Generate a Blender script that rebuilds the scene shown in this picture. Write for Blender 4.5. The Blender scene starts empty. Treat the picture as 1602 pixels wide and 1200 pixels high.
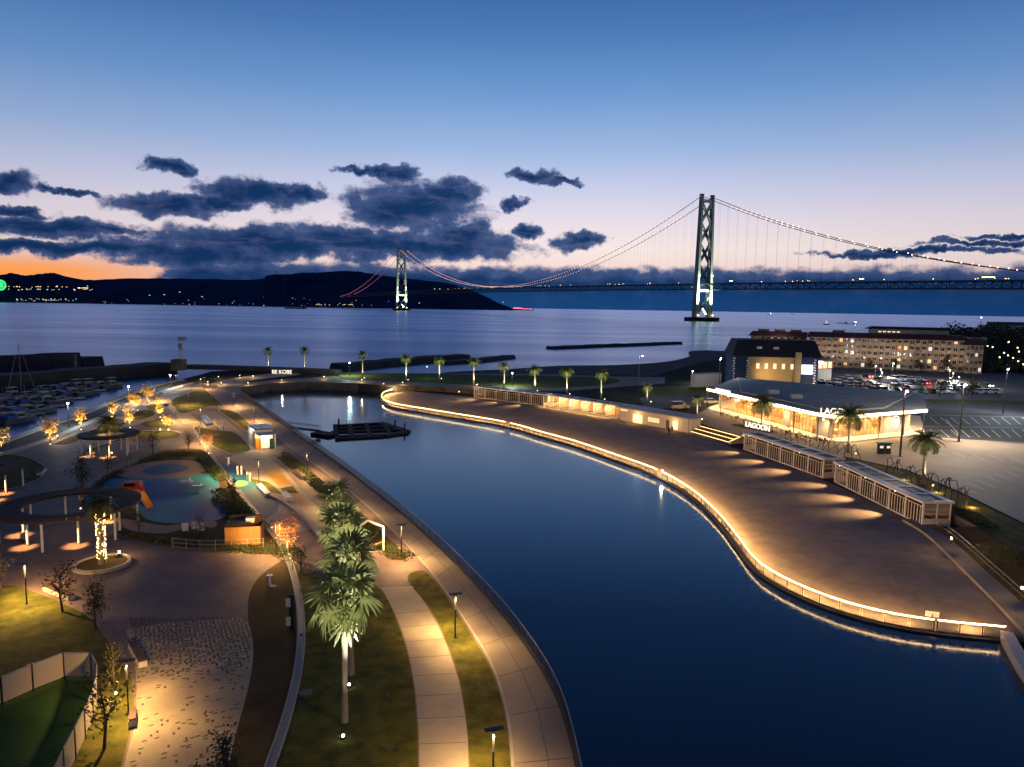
import bpy, bmesh, math, random
from mathutils import Vector, Matrix
from mathutils.geometry import tessellate_polygon
R = math.radians
rnd = random.Random(11)
SC = bpy.context.scene
COL = SC.collection

# ---------------------------------------------------------------- camera
FPX, CX, CY = 1100.0, 801.0, 600.0          # focal length and centre in photo pixels
CAMZ, PITCH, ROLL = 28.0, 6.25, 0.92
CAMM = Matrix.Rotation(R(90 - PITCH), 3, 'X') @ Matrix.Rotation(R(ROLL), 3, 'Z')
cam = bpy.data.cameras.new('camera')
cam.sensor_width = 36.0
cam.lens = 36.0 * FPX / 1602.0
cam.clip_start = 0.5
cam.clip_end = 40000.0
camo = bpy.data.objects.new('camera', cam)
COL.objects.link(camo)
camo.matrix_world = Matrix.Translation((0, 0, CAMZ)) @ CAMM.to_4x4()
SC.camera = camo

def ray(px, py):
    return CAMM @ Vector(((px - CX) / FPX, -(py - CY) / FPX, -1.0))
def G(px, py, z=3.0):
    """survey: point of the level z that the sight line meets"""
    d = ray(px, py)
    t = (z - CAMZ) / d.z
    return Vector((d.x * t, d.y * t, z))
def A(px, py, Y):
    d = ray(px, py)
    t = Y / d.y
    return Vector((d.x * t, d.y * t, CAMZ + d.z * t))
def HT(base, px, py):
    """height above `base` of something standing on it whose top is sighted at px,py"""
    d = ray(px, py)
    t = math.hypot(base.x, base.y) / math.hypot(d.x, d.y)
    return CAMZ + d.z * t - base.z
def AZEL(px, py):
    d = ray(px, py)
    return math.atan2(d.x, d.y), math.atan2(d.z, math.hypot(d.x, d.y))

# ---------------------------------------------------------------- exposure
SC.view_settings.view_transform = 'Standard'
SC.view_settings.look = 'None'
SC.view_settings.exposure = 0.0
SC.view_settings.gamma = 1.0
SC.view_settings.use_curve_mapping = False
SC.render.engine = 'CYCLES'
SC.cycles.use_denoising = True
SC.cycles.max_bounces = 6
SC.cycles.diffuse_bounces = 2
SC.cycles.glossy_bounces = 3
SC.cycles.transparent_max_bounces = 16
SC.cycles.caustics_reflective = False
SC.cycles.caustics_refractive = False
SC.cycles.sample_clamp_indirect = 4.0

def s2l(r, g, b):
    f = lambda c: (c / 255 / 12.92) if c / 255 <= 0.04045 else ((c / 255 + 0.055) / 1.055) ** 2.4
    return (f(r), f(g), f(b), 1.0)

# ---------------------------------------------------------------- world: dusk sky after sunset
world = bpy.data.worlds.new('World')
SC.world = world
world.use_nodes = True
world.cycles.sampling_method = 'MANUAL'
world.cycles.sample_map_resolution = 256
WN, WL = world.node_tree.nodes, world.node_tree.links
WN.clear()
def wn(t, **k):
    n = WN.new(t)
    for a, v in k.items():
        setattr(n, a, v)
    return n
def wmath(op, a, b=None, c=None):
    n = wn('ShaderNodeMath', operation=op)
    for i, v in enumerate((a, b, c)):
        if v is None: continue
        if isinstance(v, (int, float)): n.inputs[i].default_value = v
        else: WL.new(v, n.inputs[i])
    return n.outputs[0]
def wmap(v, a, b, c, d, kind='SMOOTHSTEP'):
    n = wn('ShaderNodeMapRange', interpolation_type=kind)
    WL.new(v, n.inputs[0])
    for i, x in enumerate((a, b, c, d)):
        n.inputs[i + 1].default_value = x
    return n.outputs[0]
def wmix(f, a, b, mode='MIX'):
    n = wn('ShaderNodeMix', data_type='RGBA', blend_type=mode)
    if isinstance(f, (int, float)): n.inputs[0].default_value = f
    else: WL.new(f, n.inputs[0])
    for i, v in ((6, a), (7, b)):
        if isinstance(v, tuple): n.inputs[i].default_value = v
        else: WL.new(v, n.inputs[i])
    return n.outputs[2]
tc = wn('ShaderNodeTexCoord')
sep = wn('ShaderNodeSeparateXYZ')
WL.new(tc.outputs['Generated'], sep.inputs[0])
sx, sy, sz = sep.outputs
el = wmath('ARCSINE', sz)
az = wmath('ARCTAN2', sx, sy)
# clear-sky gradient by elevation (0..90 deg)
ramp = wn('ShaderNodeValToRGB')
WL.new(wmap(el, 0.0, math.pi / 2, 0.0, 1.0, 'LINEAR'), ramp.inputs[0])
stops = [(0.0, (226, 184, 180)), (2.5, (246, 214, 204)), (4.5, (250, 232, 228)), (6.5, (236, 224, 233)), (9.0, (205, 209, 234)),
         (12.0, (160, 186, 226)), (16.0, (112, 156, 211)), (20.0, (79, 125, 186)), (24.0, (56, 99, 158)), (32.0, (46, 86, 142)),
         (50.0, (36, 68, 120)), (90.0, (28, 56, 104))]
while len(ramp.color_ramp.elements) < len(stops):
    ramp.color_ramp.elements.new(0.5)
for e, (deg, c) in zip(ramp.color_ramp.elements, stops):
    e.position = deg / 90.0
    e.color = s2l(*c)
# the glow lies over the place where the sun went down; away from it the sky is darker
glow = wmap(wmath('ABSOLUTE', wmath('SUBTRACT', az, R(2.0))), R(8.0), R(150.0), 1.0, 0.0, 'LINEAR')
glow = wmath('POWER', glow, 1.35)
sky = wmix(1.0, ramp.outputs[0], wmix(glow, (0.22, 0.28, 0.40, 1), (1.0, 1.0, 1.0, 1)), 'MULTIPLY')
# orange afterglow low over the hills
azs, els = AZEL(20, 418)
og = wmath('MULTIPLY', wmap(wmath('ABSOLUTE', wmath('SUBTRACT', az, azs - R(3))), R(4.0), R(17.0), 1.0, 0.0),
           wmap(el, els - R(0.2), els + R(1.5), 1.0, 0.0))
sky = wmix(og, sky, s2l(255, 160, 84))
# clouds: ragged banks low over the strait, in azimuth/elevation
comb = wn('ShaderNodeCombineXYZ')
WL.new(az, comb.inputs[0]); WL.new(el, comb.inputs[1])
def wnoise(scale, detail, rough, stretch=(1, 1, 1), off=(0, 0, 0), dist=0.0):
    m = wn('ShaderNodeMapping')
    m.inputs['Scale'].default_value = stretch
    m.inputs['Location'].default_value = off
    WL.new(comb.outputs[0], m.inputs[0])
    n = wn('ShaderNodeTexNoise')
    n.inputs['Scale'].default_value = scale
    n.inputs['Detail'].default_value = detail
    n.inputs['Roughness'].default_value = rough
    n.inputs['Distortion'].default_value = dist
    WL.new(m.outputs[0], n.inputs['Vector'])
    return n.outputs[0]
rag = wnoise(30, 6, 0.60, (1, 1.5, 1), (3, 1, 0))
big = wnoise(11, 4, 0.55, (1, 2.6, 1), (7, 2, 0))
cells = [(60, 351, 150, 17), (185, 360, 50, 9), (10, 288, 34, 18), (105, 299, 44, 7), (270, 262, 30, 13), (262, 322, 80, 18),
         (395, 302, 92, 24), (468, 300, 52, 15), (340, 318, 60, 12), (605, 269, 56, 12), (560, 267, 40, 6), (645, 325, 116, 46), (700, 298, 60, 24),
         (560, 378, 205, 30), (430, 382, 220, 28), (300, 396, 170, 24), (730, 367, 70, 25), (690, 385, 150, 30), (825, 361, 36, 14),
         (905, 378, 44, 16), (835, 274, 46, 11), (880, 283, 40, 6), (803, 321, 24, 10), (150, 390, 150, 11), (50, 388, 130, 12), (10, 326, 60, 7),
         (1550, 380, 110, 4), (1600, 369, 70, 4), (1440, 392, 130, 5), (1360, 398, 90, 5)]
# the outlines are pushed about by noise so that no cloud keeps a smooth edge
wrp = wn('ShaderNodeTexNoise'); wrp.inputs['Scale'].default_value = 26; wrp.inputs['Detail'].default_value = 5; wrp.inputs['Roughness'].default_value = .62
WL.new(comb.outputs[0], wrp.inputs['Vector'])
w1 = wn('ShaderNodeVectorMath', operation='SUBTRACT'); WL.new(wrp.outputs['Color'], w1.inputs[0]); w1.inputs[1].default_value = (.5, .5, .5)
w2 = wn('ShaderNodeVectorMath', operation='MULTIPLY'); WL.new(w1.outputs[0], w2.inputs[0]); w2.inputs[1].default_value = (.075, .036, 0)
w3 = wn('ShaderNodeVectorMath', operation='ADD'); WL.new(comb.outputs[0], w3.inputs[0]); WL.new(w2.outputs[0], w3.inputs[1])
dens = None
for (px, py, rx, ry) in cells:
    a0, e0 = AZEL(px, py)
    v1 = wn('ShaderNodeVectorMath', operation='SUBTRACT')
    WL.new(w3.outputs[0], v1.inputs[0]); v1.inputs[1].default_value = (a0, e0, 0)
    v2 = wn('ShaderNodeVectorMath', operation='MULTIPLY')
    WL.new(v1.outputs[0], v2.inputs[0])
    v2.inputs[1].default_value = (FPX / rx * 0.93, FPX / ry * 0.93, 0)
    v3 = wn('ShaderNodeVectorMath', operation='LENGTH')
    WL.new(v2.outputs[0], v3.inputs[0])
    g = wmath('SUBTRACT', 1.0, v3.outputs['Value'])
    dens = g if dens is None else wmath('MAXIMUM', dens, g)
# the long bank that closes the horizon, its top edge a little uneven
bank = wmap(el, R(2.0), R(4.7), 0.8, -0.7, 'LINEAR')
gapl = wmap(az, AZEL(120, 420)[0], AZEL(330, 420)[0], 0.0, 1.0)
bank = wmath('ADD', wmath('MULTIPLY', wmath('ADD', bank, 1.0), gapl), -1.0)
dens = wmath('MAXIMUM', dens, bank)
dens = wmath('ADD', dens, wmath('MULTIPLY', wmath('SUBTRACT', rag, 0.5), 1.1))
dens = wmath('ADD', dens, wmath('MULTIPLY', wmath('SUBTRACT', big, 0.5), 0.35))
cover = wmap(dens, 0.0, 0.36, 0.0, 1.0)
cover = wmath('MULTIPLY', cover, wmap(el, R(13), R(17), 1.0, 0.0))
cloudc = wmix(wmap(dens, 0.15, 0.85, 0.0, 1.0), s2l(74, 94, 140), s2l(20, 54, 100))
veil = wmath('MULTIPLY', wmap(wnoise(16, 6, 0.65, (1, 4.5, 1), (1, 9, 0), 0.6), 0.48, 0.70, 0.0, 1.0), wmap(el, R(1.0), R(4.6), 0.15, 1.0))
cloudc = wmix(wmath('MULTIPLY', veil, 0.20), cloudc, s2l(140, 132, 172))
low = wmap(el, R(0.0), R(2.4), 1.0, 0.0)
cloudc = wmix(wmath('MULTIPLY', low, 0.65), cloudc, s2l(24, 72, 128))
sky = wmix(cover, sky, wmix(1.0, cloudc, wmix(glow, (0.2, 0.22, 0.3, 1), (1, 1, 1, 1)), 'MULTIPLY'))
bg = wn('ShaderNodeBackground')
bg.inputs['Strength'].default_value = 1.0
WL.new(sky, bg.inputs['Color'])
wo = wn('ShaderNodeOutputWorld')
WL.new(bg.outputs[0], wo.inputs[0])

# ---------------------------------------------------------------- materials
MATS = {}
def mat(name, col, rough=0.75, var=0.0, scale=1.0, bump=0.0, bscale=None, spec=0.3, metal=0.0, col2=None, emit=None, estr=0.0, stretch=None, detail=5):
    """procedural material: base colour with noise variation between col and col2, fine bump"""
    if name in MATS: return MATS[name]
    m = bpy.data.materials.new(name)
    m.use_nodes = True
    N, L = m.node_tree.nodes, m.node_tree.links
    b = N['Principled BSDF']
    b.inputs['Roughness'].default_value = rough
    b.inputs['Metallic'].default_value = metal
    b.inputs['Specular IOR Level'].default_value = spec
    b.inputs['Base Color'].default_value = (*col, 1)
    if var or bump or col2:
        t = N.new('ShaderNodeTexCoord'); mp = N.new('ShaderNodeMapping')
        L.new(t.outputs['Object'], mp.inputs[0])
        if stretch: mp.inputs['Scale'].default_value = stretch
    if var or col2:
        n = N.new('ShaderNodeTexNoise')
        n.inputs['Scale'].default_value = scale; n.inputs['Detail'].default_value = detail; n.inputs['Roughness'].default_value = 0.6
        L.new(mp.outputs[0], n.inputs['Vector'])
        r = N.new('ShaderNodeValToRGB')
        c2 = col2 or tuple(min(1, c * (1 + var)) for c in col)
        c1 = col if col2 else tuple(c * (1 - var) for c in col)
        r.color_ramp.elements[0].position = 0.32; r.color_ramp.elements[0].color = (*c1, 1)
        r.color_ramp.elements[1].position = 0.68; r.color_ramp.elements[1].color = (*c2, 1)
        L.new(n.outputs[0], r.inputs[0]); L.new(r.outputs[0], b.inputs['Base Color'])
    if bump:
        n2 = N.new('ShaderNodeTexNoise')
        n2.inputs['Scale'].default_value = bscale or scale * 6; n2.inputs['Detail'].default_value = 4
        L.new(mp.outputs[0], n2.inputs['Vector'])
        bp = N.new('ShaderNodeBump'); bp.inputs['Strength'].default_value = bump; bp.inputs['Distance'].default_value = 0.05
        L.new(n2.outputs[0], bp.inputs['Height']); L.new(bp.outputs[0], b.inputs['Normal'])
    if emit:
        b.inputs['Emission Color'].default_value = (*emit, 1)
        b.inputs['Emission Strength'].default_value = estr
    MATS[name] = m
    return m
def glow(name, col, strength):
    m = mat(name, (0.6, 0.6, 0.6), 0.5, emit=col, estr=strength)
    # small lenses sit beside a lamp of their own; only the long strips and panels are sampled as lights
    if name not in ('warm_led_strip', 'canopy_led', 'step_led', 'white_sign_panel', 'lit_window_orange'): m.cycles.emission_sampling = 'NONE'
    return m
def leafmat(name, c1, c2, trans=0.25):
    if name in MATS: return MATS[name]
    m = mat(name, c1, 0.5, col2=c2, scale=1.3, spec=0.35)
    N, L = m.node_tree.nodes, m.node_tree.links
    b = N['Principled BSDF']
    tr = N.new('ShaderNodeBsdfTranslucent'); mx = N.new('ShaderNodeMixShader')
    mx.inputs[0].default_value = trans
    tr.inputs['Color'].default_value = (*c2, 1)
    L.new(b.outputs[0], mx.inputs[1]); L.new(tr.outputs[0], mx.inputs[2])
    L.new(mx.outputs[0], N['Material Output'].inputs[0])
    return m
def watermat(name, tint, body, rough, bump, bscale, stretch):
    m = bpy.data.materials.new(name); m.use_nodes = True
    N, L = m.node_tree.nodes, m.node_tree.links
    N.remove(N['Principled BSDF'])
    t = N.new('ShaderNodeTexCoord'); mp = N.new('ShaderNodeMapping')
    mp.inputs['Scale'].default_value = stretch
    L.new(t.outputs['Object'], mp.inputs[0])
    n = N.new('ShaderNodeTexNoise'); n.inputs['Scale'].default_value = bscale; n.inputs['Detail'].default_value = 4; n.inputs['Roughness'].default_value = 0.6
    L.new(mp.outputs[0], n.inputs['Vector'])
    bp = N.new('ShaderNodeBump'); bp.inputs['Strength'].default_value = bump; bp.inputs['Distance'].default_value = 0.1
    L.new(n.outputs[0], bp.inputs['Height'])
    fr = N.new('ShaderNodeFresnel'); fr.inputs['IOR'].default_value = 1.62 if body is None else 1.33
    L.new(bp.outputs[0], fr.inputs['Normal'])
    gl = N.new('ShaderNodeBsdfGlossy'); gl.inputs['Roughness'].default_value = rough; gl.inputs['Color'].default_value = (.80, .90, 1, 1) if body is None else (0.66, 0.76, 0.98, 1)
    L.new(bp.outputs[0], gl.inputs['Normal'])
    if body is None:
        lo = N.new('ShaderNodeBsdfTransparent'); lo.inputs[0].default_value = (*tint, 1)
    else:
        lo = N.new('ShaderNodeBsdfDiffuse'); lo.inputs[0].default_value = (*body, 1)
    if body is not None:      # wind streaks: weaker, bluer sky reflection painted in as a gloss tint
        m2 = N.new('ShaderNodeMapping'); m2.inputs['Scale'].default_value = (.0016, .011, 1); L.new(t.outputs['Object'], m2.inputs[0])
        n2 = N.new('ShaderNodeTexNoise'); n2.inputs['Scale'].default_value = 1.0; n2.inputs['Detail'].default_value = 7; n2.inputs['Roughness'].default_value = .62
        L.new(m2.outputs[0], n2.inputs['Vector']); r2 = N.new('ShaderNodeValToRGB')
        r2.color_ramp.elements[0].position = .36; r2.color_ramp.elements[0].color = (.50, .60, .84, 1); r2.color_ramp.elements[1].position = .64; r2.color_ramp.elements[1].color = (.78, .84, 1, 1)
        L.new(n2.outputs[0], r2.inputs[0]); L.new(r2.outputs[0], gl.inputs['Color'])
    mx = N.new('ShaderNodeMixShader')
    L.new(fr.outputs[0], mx.inputs[0]); L.new(lo.outputs[0], mx.inputs[1]); L.new(gl.outputs[0], mx.inputs[2])
    L.new(mx.outputs[0], N['Material Output'].inputs[0])
    MATS[name] = m
    return m
def glassmat(name, tint, alpha):
    """thin pane: mostly clear, mirrors a little"""
    if name in MATS: return MATS[name]
    m = bpy.data.materials.new(name); m.use_nodes = True
    N, L = m.node_tree.nodes, m.node_tree.links
    b = N['Principled BSDF']
    b.inputs['Base Color'].default_value = (*tint, 1); b.inputs['Roughness'].default_value = 0.15
    tr = N.new('ShaderNodeBsdfTransparent'); tr.inputs[0].default_value = (0.93, 0.96, 0.96, 1)
    mx = N.new('ShaderNodeMixShader'); mx.inputs[0].default_value = alpha
    L.new(tr.outputs[0], mx.inputs[1]); L.new(b.outputs[0], mx.inputs[2])
    L.new(mx.outputs[0], N['Material Output'].inputs[0])
    MATS[name] = m
    return m
def pavermat(name, c1, c2, mortar, bw, bh, rough=0.7, spec=0.3):
    """small pavers: brick pattern for colour and joints, blotchy wear"""
    if name in MATS: return MATS[name]
    m = mat(name, c1, rough, spec=spec)
    N, L = m.node_tree.nodes, m.node_tree.links
    b = N['Principled BSDF']
    t = N.new('ShaderNodeTexCoord'); mp = N.new('ShaderNodeMapping')
    mp.inputs['Rotation'].default_value = (0, 0, 0.5)
    L.new(t.outputs['Object'], mp.inputs[0])
    br = N.new('ShaderNodeTexBrick')
    br.inputs['Scale'].default_value = 1.0
    br.inputs['Brick Width'].default_value = bw; br.inputs['Row Height'].default_value = bh
    br.inputs['Mortar Size'].default_value = bh * 0.035; br.inputs['Bias'].default_value = 0.0
    br.inputs['Color1'].default_value = (*c1, 1); br.inputs['Color2'].default_value = (*c2, 1); br.inputs['Mortar'].default_value = (*mortar, 1)
    L.new(mp.outputs[0], br.inputs['Vector'])
    n = N.new('ShaderNodeTexNoise'); n.inputs['Scale'].default_value = 0.35; n.inputs['Detail'].default_value = 6
    L.new(t.outputs['Object'], n.inputs['Vector'])
    r = N.new('ShaderNodeMapRange'); r.inputs[1].default_value = 0.3; r.inputs[2].default_value = 0.7; r.inputs[3].default_value = 0.75; r.inputs[4].default_value = 1.15
    L.new(n.outputs[0], r.inputs[0])
    mx = N.new('ShaderNodeVectorMath'); mx.operation = 'SCALE'
    L.new(br.outputs[0], mx.inputs[0]); L.new(r.outputs[0], mx.inputs['Scale'])
    L.new(mx.outputs[0], b.inputs['Base Color'])
    return m

WARM = (1.0, 0.60, 0.22); WARM2 = (1.0, 0.72, 0.38); COOL = (0.86, 0.95, 1.0); NEUT = (1.0, 0.88, 0.70)
M = dict(
    plaza=pavermat('plaza_paver', (0.20, 0.135, 0.115), (0.15, 0.105, 0.095), (0.10, 0.075, 0.07), 0.32, 0.16),
    cream=pavermat('cream_paver', (0.36, 0.29, 0.20), (0.32, 0.255, 0.175), (0.24, 0.19, 0.14), 0.4, 0.2),
    prom=mat('promenade_concrete', (0.22, 0.185, 0.15), 0.8, col2=(0.30, 0.255, 0.205), scale=0.28, bump=0.15, bscale=14, detail=9),
    path=mat('path_concrete', (0.36, 0.305, 0.24), 0.8, var=0.10, scale=0.8, bump=0.15, bscale=20),
    lawn=mat('lawn_grass', (0.040, 0.048, 0.008), 0.9, col2=(0.13, 0.118, 0.022), scale=0.9, bump=0.9, bscale=9, spec=0.1, detail=9),
    dryl=mat('dry_lawn', (0.050, 0.036, 0.018), 0.9, col2=(0.085, 0.062, 0.026), scale=0.45, bump=0.9, bscale=9, spec=0.1, detail=9),
    turf=mat('green_turf', (0.045, 0.10, 0.022), 0.9, col2=(0.06, 0.125, 0.028), scale=0.6, bump=0.7, bscale=12, spec=0.1, detail=8),
    sand=mat('beach_sand', (0.225, 0.185, 0.15), 0.95, col2=(0.33, 0.275, 0.225), scale=0.5, bump=1.0, bscale=2.2, spec=0.1, detail=9),
    asphalt=mat('asphalt', (0.045, 0.047, 0.05), 0.85, var=0.25, scale=0.3, bump=0.3, bscale=25),
    lotc=mat('pale_lot_paving', (0.29, 0.22, 0.155), 0.7, col2=(0.37, 0.29, 0.215), scale=0.15, bump=0.2, bscale=15),
    kerb=mat('kerb_stone', (0.34, 0.32, 0.29), 0.75, var=0.12, scale=1.5),
    conc=mat('old_concrete', (0.12, 0.11, 0.10), 0.85, var=0.35, scale=0.25, bump=0.3, bscale=3),
    darkc=mat('dark_concrete', (0.04, 0.04, 0.042), 0.85, var=0.35, scale=0.1, bump=0.3, bscale=2),
    earth=mat('dark_scrub_ground', (0.022, 0.026, 0.018), 0.95, var=0.4, scale=0.12, bump=0.6, bscale=2, spec=0.05),
    rubber=mat('blue_rubber', (0.015, 0.085, 0.24), 0.75, col2=(0.03, 0.26, 0.31), scale=0.13, bump=0.1, bscale=30, detail=1),
    rubber2=mat('deep_blue_rubber', (0.01, 0.06, 0.20), 0.75, col2=(0.02, 0.15, 0.20), scale=0.12, bump=0.1, bscale=30, detail=1),
    tan=mat('tan_rubber', (0.36, 0.22, 0.13), 0.8, var=0.08, scale=0.8),
    ochre=mat('ochre_rubber', (0.42, 0.24, 0.04), 0.8, var=0.08, scale=0.8),
    gspot=mat('lime_rubber', (0.10, 0.42, 0.12), 0.8, var=0.05, scale=1),
    white=mat('white_paint', (0.72, 0.70, 0.68), 0.5, var=0.05, scale=2),
    offw=mat('off_white_plaster', (0.60, 0.54, 0.47), 0.7, var=0.06, scale=1.2),
    black=mat('black_metal', (0.018, 0.018, 0.02), 0.4, spec=0.5),
    dgrey=mat('dark_grey_metal', (0.06, 0.062, 0.068), 0.45, spec=0.5, var=0.15, scale=3),
    steel=mat('galvanised_steel', (0.34, 0.35, 0.37), 0.4, metal=0.5, var=0.1, scale=4),
    brown=mat('brown_timber', (0.085, 0.048, 0.032), 0.7, var=0.25, scale=3, stretch=(1, 8, 1)),
    wood=mat('orange_timber', (0.40, 0.19, 0.055), 0.6, var=0.22, scale=2.2, stretch=(6, 6, 0.6)),
    bark=mat('palm_bark', (0.22, 0.17, 0.125), 0.9, col2=(0.34, 0.28, 0.21), scale=5, bump=0.8, bscale=12, stretch=(1, 1, 3)),
    bark2=mat('old_leaf_bases', (0.20, 0.10, 0.05), 0.9, col2=(0.36, 0.20, 0.10), scale=6, bump=0.7, bscale=20),
    twig=mat('dark_bark', (0.07, 0.05, 0.04), 0.9, var=0.2, scale=5),
    fan=leafmat('fan_palm_leaf', (0.055, 0.085, 0.02), (0.18, 0.20, 0.065), 0.28),
    frond=leafmat('date_palm_leaf', (0.06, 0.085, 0.025), (0.12, 0.14, 0.045), .4),
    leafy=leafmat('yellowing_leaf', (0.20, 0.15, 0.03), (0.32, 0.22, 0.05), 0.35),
    leafd=leafmat('dark_leaf', (0.035, 0.045, 0.016), (0.065, 0.07, 0.025)),
    leafo=leafmat('autumn_leaf', (0.34, 0.11, 0.03), (0.45, 0.19, 0.06), 0.35),
    hedge=leafmat('hedge_leaf', (0.03, 0.05, 0.014), (0.075, 0.095, 0.025)),
    glass=glassmat('railing_glass', (0.7, 0.62, 0.48), 0.24),  # warm pane tint stands in for the golden LED glow
    mesh=glassmat('fence_mesh', (0.62, 0.53, 0.47), 0.62),
    wglass=mat('dark_window_glass', (0.012, 0.015, 0.02), 0.08, spec=0.6),
    navy=mat('navy_render', (0.020, 0.032, 0.075), 0.7, var=0.15, scale=0.5),
    roofd=mat('black_roof', (0.012, 0.014, 0.022), 0.7, var=0.3, scale=1.0),
    yell=mat('ochre_render', (0.42, 0.28, 0.12), 0.8, var=0.08, scale=0.4),
    hotel=mat('hotel_render', (0.40, 0.30, 0.215), 0.8, var=0.10, scale=0.12),
    hroof=mat('red_brown_roof', (0.10, 0.035, 0.03), 0.7, var=0.2, scale=0.5),
    cpanel=mat('cabin_roof_panel', (0.02, 0.022, 0.028), 0.55, var=.2, scale=1), boat=mat('boat_gelcoat', (0.13, 0.135, 0.15), 0.4, var=.1, scale=1),
    steelb=mat('bridge_paint', (0.24, 0.29, 0.27), 0.6, var=0.12, scale=0.02),
    bdeck=mat('bridge_truss_paint', (0.05, 0.085, 0.12), 0.6, var=0.1, scale=0.02),
    cable=mat('bridge_cable_steel', (0.06, 0.065, 0.08), 0.6),
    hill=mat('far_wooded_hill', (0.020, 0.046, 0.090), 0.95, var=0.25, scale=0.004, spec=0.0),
    roofg=mat('grey_flat_roof', (0.20, 0.205, 0.21), 0.8, var=0.2, scale=0.3),
    roofl=mat('pale_green_parapet', (0.34, 0.36, 0.31), 0.7, var=0.06, scale=0.4),
    red=mat('red_play_panel', (0.55, 0.06, 0.02), 0.45), orange=mat('orange_play_panel', (0.75, 0.30, 0.03), 0.45),
    blue=mat('blue_play_panel', (0.03, 0.09, 0.30), 0.4), teal=mat('teal_paint', (0.04, 0.14, 0.13), 0.5),
    mark=mat('trail_stripe_paint', (0.62, 0.62, 0.58), 0.7, var=0.15, scale=2),
    rock=mat('gold_tinted_stone', (0.36, 0.31, 0.19), 0.8, var=0.35, scale=1.2, bump=0.5, bscale=4),  # yellow LED light on the stones is put into their base colour
    dpav=mat('dark_paver', (0.065, 0.050, 0.042), 0.7, var=0.2, scale=3),
    solar=mat('solar_glass', (0.012, 0.03, 0.08), 0.12, spec=0.7),
    gwarm=glow('warm_lamp', WARM2, 5), gled=glow('warm_led_strip', (1.0, 0.60, 0.24), 26), gstep=glow('step_led', (1.0, 0.62, 0.22), 3.0),
    gwhite=glow('white_lamp', COOL, 40), gcan=glow('canopy_led', (1.0, 0.72, 0.36), 6.0), gsign=glow('lit_sign', (1.0, 0.90, 0.72), 1.5),
    gwin=glow('lit_window_warm', (1.0, 0.66, 0.28), 1.1), gwinw=glow('lit_window_white', (1.0, 0.92, 0.74), .9), gorg=glow('lit_window_orange', (1.0, 0.42, 0.06), 1.0),
    gint=glow('glow_box_panel', (1.0, 0.55, 0.16), 1.7), gintw=glow('lit_interior_lamp', (1.0, 0.75, 0.42), 6.0), gstr=glow('string_light', (1.0, 0.60, 0.20), 20),
    gcab=glow('bridge_cable_lamp', (1.0, 0.50, 0.36), 5), gcabp=glow('pink_cable_lamp', (1.0, 0.25, 0.45), 2), gsod=glow('sodium_lamp', (1.0, 0.55, 0.12), 12),
    gtail=glow('tail_lamp', (1.0, 0.02, 0.015), 14), ghead=glow('head_lamp', (1, 0.95, 0.85), 25), ggreen=glow('green_lamp', (0.1, 1.0, 0.25), 12), gred=glow('red_beacon', (1.0, 0.08, 0.05), 4.0),
    gtown=glow('town_lamp', (1.0, 0.66, 0.34), 1.6), gtownw=glow('town_lamp_white', (0.75, 0.9, 1.0), .8), gwheel=glow('wheel_lamp', (0.05, 0.8, 0.2), 1.4),
)
watermat('lagoon', (0.30, 0.55, 0.90), None, 0.115, 0.05, 0.9, (1, 1, 1))
watermat('sea', None, (0.004, 0.014, 0.04), 0.25, 1.0, 0.05, (0.35, 1, 1))

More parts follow.
